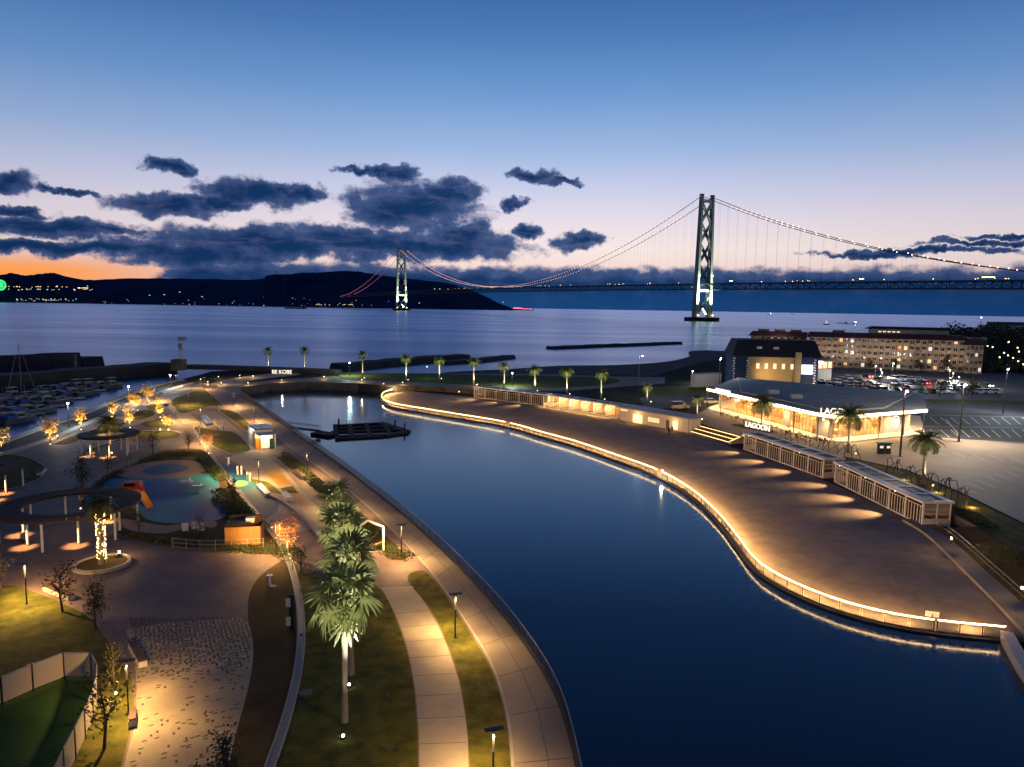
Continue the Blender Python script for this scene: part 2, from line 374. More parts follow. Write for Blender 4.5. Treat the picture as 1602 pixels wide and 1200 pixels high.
# ---------------------------------------------------------------- mesh helpers
class B:
    def __init__(s): s.v, s.f = [], []
    def add(s, vs, fs):
        o = len(s.v); s.v += [tuple(x) for x in vs]; s.f += [tuple(i + o for i in f) for f in fs]; return s
    def box(s, c, d, rz=0.0, m=None):
        hx, hy, hz = d[0] / 2, d[1] / 2, d[2] / 2
        ca, sa = math.cos(rz), math.sin(rz)
        vs = []
        for z in (-hz, hz):
            for x, y in ((-hx, -hy), (hx, -hy), (hx, hy), (-hx, hy)):
                p = Vector((c[0] + x * ca - y * sa, c[1] + x * sa + y * ca, c[2] + z))
                vs.append(m @ p if m else p)
        return s.add(vs, [(3, 2, 1, 0), (4, 5, 6, 7), (0, 1, 5, 4), (1, 2, 6, 5), (2, 3, 7, 6), (3, 0, 4, 7)])
    def beam(s, a, b, w, h=None):
        """square bar from a to b"""
        a, b = Vector(a), Vector(b); h = h or w
        d = (b - a).normalized()
        up = Vector((0, 0, 1)) if abs(d.z) < 0.95 else Vector((0, 1, 0))
        x = d.cross(up).normalized() * w / 2; y = x.cross(d).normalized() * h / 2
        vs = [a - x - y, a + x - y, a + x + y, a - x + y, b - x - y, b + x - y, b + x + y, b - x + y]
        return s.add(vs, [(3, 2, 1, 0), (4, 5, 6, 7), (0, 1, 5, 4), (1, 2, 6, 5), (2, 3, 7, 6), (3, 0, 4, 7)])
    def tube(s, pts, rad, n=6, cap=True):
        pts = [Vector(p) for p in pts]
        if isinstance(rad, (int, float)): rad = [rad] * len(pts)
        o = len(s.v); prev = None
        for i, p in enumerate(pts):
            d = (pts[min(i + 1, len(pts) - 1)] - pts[max(i - 1, 0)]).normalized()
            if prev is None: prev = d.orthogonal().normalized()
            x = (prev - d * prev.dot(d)).normalized(); prev = x; y = d.cross(x)
            for k in range(n):
                a = 2 * math.pi * k / n
                s.v.append(tuple(p + (x * math.cos(a) + y * math.sin(a)) * rad[i]))
        for i in range(len(pts) - 1):
            for k in range(n):
                k2 = (k + 1) % n
                s.f.append((o + i * n + k, o + i * n + k2, o + (i + 1) * n + k2, o + (i + 1) * n + k))
        if cap:
            s.f.append(tuple(o + k for k in reversed(range(n))))
            s.f.append(tuple(o + (len(pts) - 1) * n + k for k in range(n)))
        return s
    def prism(s, poly, z0, z1):
        """closed outline (x,y) raised from z0 to z1"""
        n = len(poly)
        ar = sum(poly[i][0] * poly[(i + 1) % n][1] - poly[(i + 1) % n][0] * poly[i][1] for i in range(n))
        if ar < 0: poly = poly[::-1]
        o = len(s.v)
        s.v += [(p[0], p[1], z0) for p in poly] + [(p[0], p[1], z1) for p in poly]
        for i in range(n):
            j = (i + 1) % n
            s.f.append((o + i, o + j, o + n + j, o + n + i))
        for t in tessellate_polygon([[Vector((p[0], p[1], 0)) for p in poly]]):
            a, b, c = t
            q = (poly[b][0] - poly[a][0]) * (poly[c][1] - poly[a][1]) - (poly[b][1] - poly[a][1]) * (poly[c][0] - poly[a][0])
            if q < 0: b, c = c, b
            s.f.append((o + n + a, o + n + b, o + n + c)); s.f.append((o + c, o + b, o + a))
        return s
    def sphere(s, c, r, nu=8, nv=5, sq=(1, 1, 1)):
        o = len(s.v); c = Vector(c)
        for j in range(nv + 1):
            t = math.pi * j / nv
            for i in range(nu):
                a = 2 * math.pi * i / nu
                s.v.append((c.x + r * sq[0] * math.sin(t) * math.cos(a), c.y + r * sq[1] * math.sin(t) * math.sin(a), c.z + r * sq[2] * math.cos(t)))
        for j in range(nv):
            for i in range(nu):
                i2 = (i + 1) % nu
                s.f.append((o + j * nu + i, o + (j + 1) * nu + i, o + (j + 1) * nu + i2, o + j * nu + i2))
        return s
    def mesh(s, name, m, smooth=False, off=None):
        me = bpy.data.meshes.new(name)
        vs = s.v if off is None else [(x - off[0], y - off[1], z - off[2]) for x, y, z in s.v]
        me.from_pydata(vs, [], s.f)
        if smooth:
            me.polygons.foreach_set('use_smooth', [True] * len(me.polygons))
        me.materials.append(M[m] if isinstance(m, str) else m)
        me.update()
        return me
def link(name, data, parent=None, loc=None, rz=0.0):
    o = bpy.data.objects.new(name, data)
    COL.objects.link(o)
    if parent: o.parent = parent
    if loc is not None: o.location = loc
    if rz: o.rotation_euler = (0, 0, rz)
    return o
def tag(o, label, cat, group=None):
    o['label'] = label; o['category'] = cat
    if group: o['group'] = group
    return o
def thing(name, label, cat, loc=(0, 0, 0), rz=0.0, group=None):
    return tag(link(name, None, None, loc, rz), label, cat, group)
def part(name, b, m, parent, world=False, smooth=False):
    """one mesh under `parent`; world=True: b is in world coordinates and the parents are only translated"""
    off = None
    if world:
        off = Vector((0, 0, 0)); p = parent
        while p: off += p.location; p = p.parent
    return link(name, b.mesh(name, m, smooth, off), parent)
def struct(name, b, m, smooth=False, kind='structure'):
    o = link(name, b.mesh(name, m, smooth)); o['kind'] = kind
    return o
def kids(o, _c={}):
    return [c for c in o.children]
def copy_tree(o, parent=None):
    c = o.copy(); COL.objects.link(c); c.parent = parent
    for ch in o.children: copy_tree(ch, c)
    return c
def spot(parent, loc, power, col, size=130, target=None, blend=0.6, rad=0.08, kind='SPOT'):
    l = bpy.data.lights.new('lamp_light', kind)
    l.energy = power * 6.0; l.color = col
    l.shadow_soft_size = rad
    if kind == 'SPOT':
        l.spot_size = R(size); l.spot_blend = blend
    o = bpy.data.objects.new('lamp_light', l); COL.objects.link(o)
    if parent: o.parent = parent
    o.location = loc
    if target is not None:
        o.rotation_euler = (Vector(target) - Vector(loc)).to_track_quat('-Z', 'Y').to_euler()
    return o
def curve(pts, n=8, closed=False):
    """Catmull-Rom through points"""
    P = [Vector(p) for p in pts]; out = []
    m = len(P)
    for i in range(m if closed else m - 1):
        if closed: a, b, c, d = P[(i - 1) % m], P[i], P[(i + 1) % m], P[(i + 2) % m]
        else: a, b, c, d = P[max(i - 1, 0)], P[i], P[i + 1], P[min(i + 2, m - 1)]
        for k in range(n):
            t = k / n
            out.append(0.5 * ((2 * b) + (c - a) * t + (2 * a - 5 * b + 4 * c - d) * t * t + (3 * b - a - 3 * c + d) * t ** 3))
    if not closed: out.append(P[-1])
    return out
def resample(pts, step=None, n=None):
    L = [0.0]
    for i in range(1, len(pts)): L.append(L[-1] + (pts[i] - pts[i - 1]).length)
    if n is None: n = max(1, round(L[-1] / step))
    out, j = [], 0
    for k in range(n + 1):
        s = L[-1] * k / n
        while j < len(L) - 2 and L[j + 1] < s: j += 1
        t = (s - L[j]) / max(1e-6, L[j + 1] - L[j])
        out.append(pts[j].lerp(pts[j + 1], min(1, t)))
    return out
def outline(px, z, smooth=6):
    w = [G(x, y, z) for x, y in px]
    return curve(w, smooth, True) if smooth else w
def sheet(name, px, z, m, smooth=6, thick=0.0, kind='structure', world=None):
    pts = world or outline(px, z, smooth)
    b = B()
    if thick:
        b.prism([(p.x, p.y) for p in pts], z - thick, z)
    else:
        n = len(pts)
        b.v = [(p.x, p.y, z) for p in pts]
        for a, c, d in tessellate_polygon([[Vector((p.x, p.y, 0)) for p in pts]]):
            q = (pts[c].x - pts[a].x) * (pts[d].y - pts[a].y) - (pts[c].y - pts[a].y) * (pts[d].x - pts[a].x)
            b.f.append((a, c, d) if q > 0 else (a, d, c))
    return struct(name, b, m, kind=kind)
def offs(pts, w):
    """left-hand offset of a polyline in plan"""
    out = []
    for i, p in enumerate(pts):
        d = pts[min(i + 1, len(pts) - 1)] - pts[max(i - 1, 0)]; d.z = 0; d.normalize()
        out.append(Vector((p.x - d.y * w, p.y + d.x * w, p.z)))
    return out
def ribbon(b, pts, w, z0, z1):
    """band of width w along a polyline, from height z0 to z1 (relative to the points)"""
    l, r = offs(pts, w / 2), offs(pts, -w / 2)
    o = len(b.v)
    for p, q in zip(l, r):
        b.v += [(p.x, p.y, p.z + z0), (q.x, q.y, q.z + z0), (q.x, q.y, q.z + z1), (p.x, p.y, p.z + z1)]
    for i in range(len(pts) - 1):
        k = o + i * 4
        for a, c in ((0, 1), (1, 2), (2, 3), (3, 0)):
            b.f.append((k + a, k + c, k + 4 + c, k + 4 + a))
    b.f.append((o, o + 3, o + 2, o + 1)); k = o + (len(pts) - 1) * 4
    b.f.append((k, k + 1, k + 2, k + 3))
    return b

# ================================================================ the setting
ZP, ZL, ZB, ZT = 3.0, 0.5, 0.65, 3.0     # park level, lagoon water, beach edge, terrace
# sea out to the visible horizon
b = B(); ring = [(0, 0)] + [(12000 * math.sin(R(a)), 12000 * math.cos(R(a))) for a in range(-80, 81, 4)]
b.v = [(x, y, 0.0) for x, y in ring]; b.f = [(0, i + 1, i) for i in range(1, len(ring) - 1)]
struct('sea', b, MATS['sea'])

# lagoon shores
WEST = [(925, 1290), (908, 1200), (883, 1110), (850, 1045), (803, 978), (760, 928), (700, 866), (650, 820), (600, 779), (540, 733), (480, 690), (440, 661), (405, 637), (378, 619)]
west = curve([G(x, y, ZP) for x, y in WEST], 8)
NORTH = [(378, 619), (376, 606), (420, 600), (480, 597), (560, 600), (640, 604), (700, 606)]
north = [G(x, y, ZP) for x, y in NORTH]
RAIL = [(613, 615), (602, 618), (597, 624), (600, 630), (614, 636.5), (640, 641.5), (700, 651.5), (790, 667), (850, 684), (900, 698), (960, 719), (1027, 744), (1080, 775), (1120, 811), (1150, 848),
        (1175, 882), (1200, 904), (1250, 931), (1320, 958), (1400, 978), (1480, 990), (1572, 999)]
rail = curve([G(x, y, ZB) for x, y in RAIL], 6)
CAB = [(640, 612), (700, 617), (738, 621), (848, 635), (965, 655), (1075, 675), (1163, 706), (1290, 752), (1442, 827), (1530, 900), (1602, 968), (1640, 1010)]
ZC = 1.5
cabl = curve([G(x, y, ZC) for x, y in CAB], 6)
# beach: slopes from the rail up to the cabin line
r1 = resample(rail, n=110); c1 = resample(cabl, n=110)
b = B(); NS = 14
for p, q in zip(r1, c1):
    for k in range(NS + 1):
        t = k / NS
        v = p.lerp(q, t)
        v.z = ZB + (ZC - ZB) * (t * t * (3 - 2 * t)) + (rnd.uniform(-.02, .02) if 0 < k < NS else 0)
        b.v.append(tuple(v))
for i in range(110):
    for k in range(NS):
        o = i * (NS + 1) + k
        b.f.append((o, o + NS + 1, o + NS + 2, o + 1))
struct('beach', b, 'sand', smooth=True)
# lagoon bed and water
bed = [Vector((60, 20, 0)), Vector((60, 62, 0)), Vector((44, 120, 0)), Vector((20, 190, 0)), Vector((-30, 232, 0)), Vector((-84, 232, 0)), Vector((-84, 205, 0)), Vector((-22, 100, 0)), Vector((0, 45, 0)), Vector((4, 20, 0))]
watero = [G(1650, 1000, ZL), G(1700, 1300, ZL)]
wl = [Vector((p.x, p.y, ZL)) for p in rail] + [G(1612, 1050, ZL), G(1660, 1300, ZL), G(930, 1300, ZL)]
wl += [Vector((p.x, p.y, ZL)) for p in offs(west, 0.5)] + [Vector((p.x, p.y, ZL)) for p in north]
sheet('lagoon_water', None, ZL, MATS['lagoon'], world=wl)
mat('lagoon_bed', (0.016, 0.085, 0.42), 0.95, var=0.3, scale=0.2)
sheet('lagoon_bed', None, -2.2, MATS['lagoon_bed'], world=wl)
# quay walls of the lagoon
b = B(); wq = west + north[1:]
for i in range(len(wq) - 1):
    p, q = wq[i], wq[i + 1]
    b.add([(p.x, p.y, -2.2), (q.x, q.y, -2.2), (q.x, q.y, ZP), (p.x, p.y, ZP)], [(0, 1, 2, 3)])
tag(link('quay_wall', b.mesh('quay_wall', 'conc')), 'dark concrete quay wall closing the far end of the lagoon', 'wall')
b = B(); ribbon(b, offs(rail, -0.25), 0.5, -2.8, -0.006)
tag(link('beach_edge_wall', b.mesh('beach_edge_wall', 'conc')), 'low curved concrete edge carrying the lit beach railing', 'wall')
# stones lying under the shallow water below the railing
b = B(); rr = random.Random(3)
for p, q in zip(resample(offs(rail, -0.9), step=0.75), resample(offs(rail, -0.9), step=0.75)[1:]):
    for k in range(2):
        c = p.lerp(q, rr.random()); n = (q - p).normalized()
        w = rr.uniform(0.1, 1.1) + k * 0.7
        c = Vector((c.x + n.y * w, c.y - n.x * w, ZL - rr.uniform(0.20, 0.30)))
        b.sphere(c, rr.uniform(0.28, 0.5), 6, 3, (1.2, 1.0, 0.45))
o = struct('stone_bed', b, 'rock', kind='stuff')

# ground of the park peninsula: one big paved sheet, everything else lies on it
park = [Vector((4.6, 10, 0)), Vector((-120, 10, 0))] + [G(-60, 730), G(-20, 700), G(60, 668), G(130, 645), G(220, 606), G(290, 593), G(330, 581), G(420, 577), G(560, 583), G(700, 584), G(860, 585), G(960, 589), G(1040, 590), G(1040, 600), G(880, 612), G(760, 611), G(700, 606)]
park += [Vector(p) for p in reversed(north[:-1])] + [Vector(p) for p in reversed(west[:-1])]
sheet('plaza_pavement', None, ZP, 'plaza', world=park)
b = B()
for i in range(2, 20):
    p, q = park[i], park[i + 1]
    b.add([(p.x, p.y, -1), (q.x, q.y, -1), (q.x, q.y, ZP), (p.x, p.y, ZP)], [(3, 2, 1, 0)])
tag(link('sea_wall', b.mesh('sea_wall', 'darkc')), 'dark sea wall round the seaward side of the park', 'wall')
e1, e2, e3 = ZP + .005, ZP + .010, ZP + .015
# promenade along the lagoon
pw = [(800, 1290), (800, 1200), (790, 1110), (765, 1035), (722, 965), (692, 920), (664, 885), (618, 835), (563, 783), (512, 742), (458, 703), (420, 674), (385, 648), (366, 634)]
pl = curve([G(x, y) for x, y in pw], 8)
sheet('promenade', None, e1, 'prom', world=pl + list(reversed(west)))
b = B(); ribbon(b, [Vector((p.x, p.y, e1)) for p in offs(west, 0.16)], 0.26, 0, 0.10)
o = struct('kerb', b, 'darkc')
b = B(); ribbon(b, [Vector((p.x, p.y, e1)) for p in offs(pl, -0.08)], 0.16, 0, 0.05)
struct('kerb', b, 'kerb')
# expansion joints across the promenade and the walkway
b = B(); pj, wj = resample(pl, n=34), resample(west, n=34)
for p, q in zip(pj[1:-1], wj[1:-1]): b.beam(Vector((p.x, p.y, e1 + .002)), Vector((q.x, q.y, e1 + .002)), .035, .006)
mid_ = [p.lerp(q, .55) for p, q in zip(pj, wj)]; ribbon(b, [Vector((p.x, p.y, e1)) for p in mid_], .03, 0, .005)
wa, wb = [(654, 1260), (654, 1130), (648, 1070), (636, 1010), (618, 960)], [(733, 1260), (729, 1130), (716, 1060), (696, 1000), (673, 955)]
for p, q in zip(resample([G(x, y, e2 + .002) for x, y in wa], n=9), resample([G(x, y, e2 + .002) for x, y in wb], n=9)): b.beam(p, q, .03, .006)
struct('expansion_joint', b, 'darkc')
# lit lawn strip and walkway
sheet('lawn', [(800, 1290), (799, 1200), (788, 1110), (763, 1037), (720, 967), (690, 922), (668, 896), (655, 893), (642, 897), (638, 908), (650, 925), (675, 955), (697, 1000), (718, 1060), (730, 1130), (735, 1200), (735, 1290)], e2, 'lawn', 4)
sheet('walkway', [(656, 1300), (656, 1200), (654, 1130), (648, 1070), (636, 1010), (618, 960), (598, 922), (600, 919), (640, 917), (648, 920), (672, 955), (695, 1000), (716, 1060), (729, 1130), (733, 1200), (733, 1300)], e2, 'path', 4)
sheet('lawn', [(420, 1300), (424, 1200), (448, 1130), (467, 1060), (474, 1000), (472, 945), (463, 900), (452, 876), (480, 890), (560, 905), (597, 924), (616, 960), (634, 1010), (646, 1070), (652, 1130), (654, 1200), (654, 1300)], e2, 'lawn', 4)
sheet('lawn', [(340, 1300), (357, 1200), (371, 1140), (385, 1090), (395, 1040), (395, 1000), (388, 968), (390, 930), (408, 900), (440, 878), (447, 880), (458, 905), (466, 945), (467, 1000), (460, 1060), (441, 1130), (416, 1200), (405, 1300)], e2, 'dryl', 4)
# pale speckled paving running out of the plaza
sheet('cream_pavement', [(190, 1300), (194, 1200), (211, 1130), (213, 1060), (205, 1005), (200, 985), (250, 976), (320, 970), (388, 968), (395, 1000), (395, 1040), (385, 1090), (371, 1140), (357, 1200), (340, 1300)], e1, 'cream', 4)
pv = struct('dark_paver_inlay', B().add([(0, 0, 0)], []), 'dpav', kind='stuff')
b = B(); rr = random.Random(8)
lft = lambda y: 213 - max(0, (y - 1130)) * 0.24 if y > 1060 else 203 + (y - 985) * .13
rgt = lambda y: 393 - max(0, y - 1040) * 0.235
for k in range(0):
    y = 972 + 228 * rr.random() ** 1.25
    x = rr.uniform(lft(y) + 3, rgt(y) - 3)
    t = (y - 972) / 228
    if rr.random() > max(0.10, 1.0 - 2.1 * t): continue
    c = G(x, y, e1 + .004); a = rr.choice((0.5, 0.5 + math.pi / 2))
    ca, sa = math.cos(a) * .16, math.sin(a) * .16
    b.add([(c.x - ca + sa / 2, c.y - sa - ca / 2, c.z), (c.x + ca + sa / 2, c.y + sa - ca / 2, c.z), (c.x + ca - sa / 2, c.y + sa + ca / 2, c.z), (c.x - ca - sa / 2, c.y - sa + ca / 2, c.z)], [(0, 1, 2, 3)])
ca_, sa_ = math.cos(.5), math.sin(.5); g0_ = G(300, 1090, e1 + .004)
def inside(x, y): return lft(y) + 2 < x < rgt(y) - 2
inv = CAMM.transposed()
def pix(v):
    d = inv @ (v - Vector((0, 0, CAMZ))); return CX + FPX * d.x / -d.z, CY - FPX * d.y / -d.z
for i in range(-70, 71):
    for j in range(-90, 91):
        u, v_ = i * .30 + rr.uniform(-.07, .07), j * .22 + rr.uniform(-.05, .05)
        c = Vector((g0_.x + u * ca_ - v_ * sa_, g0_.y + u * sa_ + v_ * ca_, e1 + .004)); x, y = pix(c)
        if not (966 < y < 1290 and inside(x, y)): continue
        t = (y - 968) / 232
        if rr.random() > max(.11, 1.3 - 2.7 * t): continue
        a = .5 + rr.choice((0, 0, math.pi / 2)); ca, sa = math.cos(a) * .13, math.sin(a) * .13
        b.add([(c.x - ca + sa * .5, c.y - sa - ca * .5, c.z), (c.x + ca + sa * .5, c.y + sa - ca * .5, c.z), (c.x + ca - sa * .5, c.y + sa + ca * .5, c.z), (c.x - ca - sa * .5, c.y - sa + ca * .5, c.z)], [(0, 1, 2, 3)])
pv.data = b.mesh('dark_paver_inlay', 'dpav')
# lawn of the dog run, bottom left
sheet('lawn', [(-200, 915), (0, 915), (50, 925), (100, 945), (140, 966), (163, 995), (182, 1020), (205, 1060), (208, 1125), (190, 1200), (186, 1300), (-300, 1300)], e2, 'lawn', 4)
sheet('turf_pitch', [(-200, 1150), (-60, 1125), (0, 1102), (28, 1093), (77, 1069), (105, 1061), (130, 1058), (147, 1065), (152, 1095), (140, 1135), (118, 1185), (95, 1230), (60, 1300), (-300, 1300)], e3, 'turf', 4)
# drain line
dl = curve([G(x, y, e3) for x, y in [(402, 1260), (422, 1200), (446, 1130), (464, 1060), (471, 1000), (469, 945), (461, 905), (450, 872), (436, 846), (408, 812), (380, 776), (352, 742), (328, 708), (305, 675)]], 8)
b = B(); ribbon(b, dl, 0.42, 0, 0.02); struct('drain_channel', b, mat('drain_grate', (0.17, 0.19, 0.22), 0.5, var=0.2, scale=4))
for s_ in (-1, 1):
    b = B(); ribbon(b, offs(dl, s_ * 0.26), 0.09, 0, 0.06); struct('kerb', b, 'kerb')
# playground surfaces
sheet('playground_lawn', [(128, 790), (140, 762), (180, 738), (225, 716), (260, 705), (312, 702), (332, 718), (362, 755), (395, 795), (425, 835), (434, 866), (350, 861), (262, 852), (196, 838), (150, 815)], e1, 'dryl', 4)
sheet('rubber_surface', [(135, 772), (150, 752), (190, 748), (240, 748), (290, 742), (336, 742), (344, 762), (358, 790), (345, 812), (290, 819), (235, 814), (208, 795), (175, 792), (140, 788)], e2, 'rubber', 6)
sheet('sand_path', [(192, 812), (218, 816), (260, 822), (300, 818), (336, 815), (334, 825), (300, 823), (262, 834), (225, 833), (195, 826)], e3, 'tan', 5)
sheet('rubber_mound', [(184, 742), (205, 730), (240, 722), (290, 720), (326, 728), (318, 738), (285, 747), (240, 748), (200, 747)], e3, 'tan', 6)
sheet('lawn', [(222, 738), (236, 730), (265, 726), (295, 730), (290, 736), (268, 741), (240, 743)], e3 + .005, 'rubber2', 6)
sheet('rubber_strip', [(345, 724), (374, 727), (385, 738), (404, 758), (437, 789), (434, 800), (408, 817)], e2, 'rubber2', 0)
sheet('lime_spot', [(365, 757), (372, 752.5), (382, 752), (388, 756), (382, 760.5), (371, 761.5)], e3, 'gspot', 6)
sheet('play_court', [(374, 727), (352, 715), (400, 706), (420, 716), (445, 735), (470, 765), (503, 800), (510, 822), (470, 832), (425, 836), (408, 817), (434, 800), (437, 789), (404, 758)], e1, 'path', 0)
sheet('ochre_patch', [(412, 737), (437, 735), (457, 758), (437, 761)], e2, 'ochre', 0)
sheet('ochre_patch', [(452, 768), (468, 772), (484, 790), (470, 792)], e2, 'tan', 0)
sheet('lawn', [(438, 764), (458, 760), (467, 771), (447, 771)], e2, 'lawn', 0)
sheet('lawn', [(393, 750), (420, 755), (440, 772), (425, 770), (405, 762)], e3, 'lawn', 5)
# hedge-bed strip between court and promenade
sheet('planting_bed', [(440, 711), (452, 709), (500, 748), (552, 794), (608, 842), (636, 872), (610, 875), (596, 862), (560, 826), (520, 790), (470, 742)], e2, 'dryl', 4)
# islands of lawn on the point
for pts, m_ in (([(268, 627), (290, 617), (310, 609), (322, 610), (349, 635), (327, 636), (288, 647), (275, 640)], 'lawn'), ([(342, 642), (367, 644), (399, 671), (385, 674), (360, 655)], 'lawn'),
                ([(304, 668), (342, 674), (367, 677), (393, 702), (367, 710), (345, 704), (330, 696), (312, 682)], 'lawn'), ([(212, 645), (235, 641), (243, 648), (228, 655), (205, 657)], 'lawn'),
                ([(85, 694), (120, 680), (160, 668), (195, 660), (190, 668), (150, 682), (110, 693)], 'lawn'), ([(220, 662), (262, 652), (272, 664), (250, 670), (225, 668)], 'lawn'),
                ([(130, 705), (165, 695), (205, 678), (232, 674), (272, 674), (282, 682), (240, 688), (190, 690), (150, 704)], 'lawn'), ([(228, 634), (250, 631), (253, 640), (235, 642)], 'lawn'),
                ([(-60, 712), (0, 711), (40, 715), (70, 730), (66, 745), (35, 760), (-10, 770), (-60, 775)], 'lawn')):
    sheet('lawn', pts, e2, m_, 5)
    w = curve([G(x, y, e2) for x, y in pts], 5, True); w.append(w[0])
    b = B(); ribbon(b, w, 0.18, 0, 0.06); struct('kerb', b, 'kerb')
for pts in ([(300, 662), (277, 640), (255, 625), (262, 618), (300, 607), (316, 605)], [(410, 722), (380, 692), (350, 665), (325, 644)], [(180, 668), (215, 660), (245, 640), (256, 632)]):
    w = curve([G(x, y, e1) for x, y in pts], 6); b = B(); ribbon(b, w, 3.0, 0, 0.004); struct('footpath', b, 'path')
# marina road and its kerbs
rd = [(-80, 738), (-20, 712), (60, 690), (140, 660), (220, 624), (300, 598), (280, 594), (220, 609), (130, 647), (60, 671), (-20, 700), (-80, 722)]
sheet('marina_road', rd, e1, 'asphalt', 0)
for pts in ([(-80, 724), (-20, 701), (60, 672), (130, 648), (220, 610), (285, 594)], [(-40, 722), (30, 703), (85, 685), (150, 657), (225, 623), (300, 599)]):
    w = curve([G(x, y, e1) for x, y in pts], 6); b = B(); ribbon(b, w, 1.7, 0, 0.13); struct('pavement', b, 'kerb')
# the seaward bank: dark scrub, the lawn with the palms
sheet('scrub_bank', [(285, 593), (330, 582), (420, 578), (530, 583), (530, 588), (430, 594), (380, 600), (330, 600), (300, 600)], e1, 'earth', 0)
sheet('bank_path', [(330, 600), (375, 590), (440, 583), (470, 586), (400, 594), (372, 603), (350, 606)], e2, 'path', 4)
sheet('lawn', [(530, 584), (600, 585), (690, 585), (760, 587), (860, 588), (960, 592), (960, 600), (880, 606), (760, 604), (700, 600), (600, 596), (540, 594)], e1, 'lawn', 4)

# ---- ground of the terrace, lots and land beyond
land = [G(690, 583, ZT), G(860, 585, ZT), G(1020, 588, ZT), G(1100, 566, ZT), G(1180, 555, ZT), G(1350, 542, ZT), G(1500, 536, ZT), G(2100, 560, ZT), G(2300, 800, ZT), Vector((150, 60, 0)), Vector((90, 30, 0)), Vector((62, 10, 0))]
cw = offs(cabl, 4.7)
land += [Vector((p.x, p.y, 0)) for p in reversed(cw)]
sheet('ground', None, ZT - .012, 'earth', world=land)
b = B()
for i in range(len(cw) - 1):
    p, q = cw[i], cw[i + 1]
    b.add([(p.x, p.y, 0), (q.x, q.y, 0), (q.x, q.y, ZT - .012), (p.x, p.y, ZT - .012)], [(0, 1, 2, 3)])
tag(link('retaining_wall', b.mesh('retaining_wall', 'conc')), 'concrete retaining wall behind the beach cabins', 'wall')
b = B(); ncab = len(cabl)
for i in range(ncab):      # strip behind the cabin line: level under the cabins, a grassed slope past their end
    p, q = cabl[i], cw[i]; b.v += [(p.x, p.y, ZC - .004), (q.x, q.y, ZC - .004 if i < 49 else ZT - .02)]
for i in range(ncab - 1): b.f.append((i * 2, i * 2 + 2, i * 2 + 3, i * 2 + 1))
struct('beach_back_strip', b, 'dryl')
sheet('terrace', [(1075, 655), (1105, 640), (1290, 688), (1450, 678), (1470, 700), (1345, 712), (1290, 720), (1160, 684)], ZT + .004, 'plaza', 0)
sheet('parking_lot', [(1170, 688), (1290, 691), (1440, 682), (1700, 702), (1760, 900), (1602, 818), (1500, 768), (1420, 735), (1330, 716), (1260, 702)], ZT + .010, 'lotc', 0)
sheet('striped_lot', [(1440, 645), (1720, 652), (1700, 701), (1440, 687)], ZT + .008, 'asphalt', 0)
sheet('road', [(1000, 622), (1130, 612), (1320, 628), (1700, 632), (1720, 652), (1440, 645), (1130, 634), (1010, 640)], ZT + .004, 'asphalt', 0)
sheet('car_park', [(1280, 574), (1560, 572), (1640, 600), (1640, 628), (1330, 625), (1250, 612)], ZT + .008, mat('paler_asphalt', (.11, .10, .095), .85, var=.25, scale=.3), 0)  # car park asphalt set paler than the roads
sheet('verge', [(1000, 606), (1180, 600), (1180, 609), (1010, 621)], ZT + .012, 'lawn', 0)
sheet('verge', [(1320, 622), (1640, 628), (1640, 634), (1330, 628)], ZT + .012, 'lawn', 0)
sheet('verge', None, ZT, 'lawn', world=[G(1290, 716, ZT), G(1335, 718, ZT), G(1420, 738, ZT), G(1500, 772, ZT), G(1602, 822, ZT), G(1700, 900, ZT), G(1760, 1010, ZT)] + [Vector((p.x, p.y, ZT)) for p in reversed(offs(cabl, 4.75)[38:])])
b = B(); rr = random.Random(4)
for k in range(15):     # stripes laid on the dark lot in place of car light trails
    for (y0, y1) in ((652, 660), (690, 697)) if False else ((653, 664), (672, 684)):
        x = 1455 + k * 16
        p, q = G(x, y0, ZT + .012), G(x + 14, y1, ZT + .012)
        b.beam(p, q, 0.14, 0.004)
for (x0, y0, x1, y1) in ((1445, 667, 1700, 671), (1445, 649, 1700, 655), (1440, 684, 1700, 698), (1480, 656, 1500, 680), (1360, 640, 1440, 643)):
    b.beam(G(x0, y0, ZT + .012), G(x1, y1, ZT + .012), 0.18, 0.004)
struct('trail_stripe', b, 'mark')
b = B()
for k in range(9):  # stripes on the pale lot, likewise standing in for light trails
    p, q = G(1500 + k * 14, 752 - k * 5 + 8, ZT + .016), G(1528 + k * 14, 764 - k * 5 + 8, ZT + .016)
    b.beam(p, q, 0.12, 0.004)
for k in range(7):
    p, q = G(1400 + k * 30, 700 + k * 2.5, ZT + .016), G(1420 + k * 30, 708 + k * 2.5, ZT + .016)
    b.beam(p, q, 0.12, 0.004)
struct('trail_stripe', b, 'mark')
# beach-side walkway at the right and its kerb
ww = curve([G(x, y, ZC + .3) for x, y in [(1428, 812), (1470, 838), (1530, 893), (1585, 945), (1640, 1000)]], 6)
ww2 = [p + Vector((0, 0, 0)) for p in ww]
b = B(); ribbon(b, ww, 2.6, -0.4, 0.0); struct('beach_walk', b, 'prom')

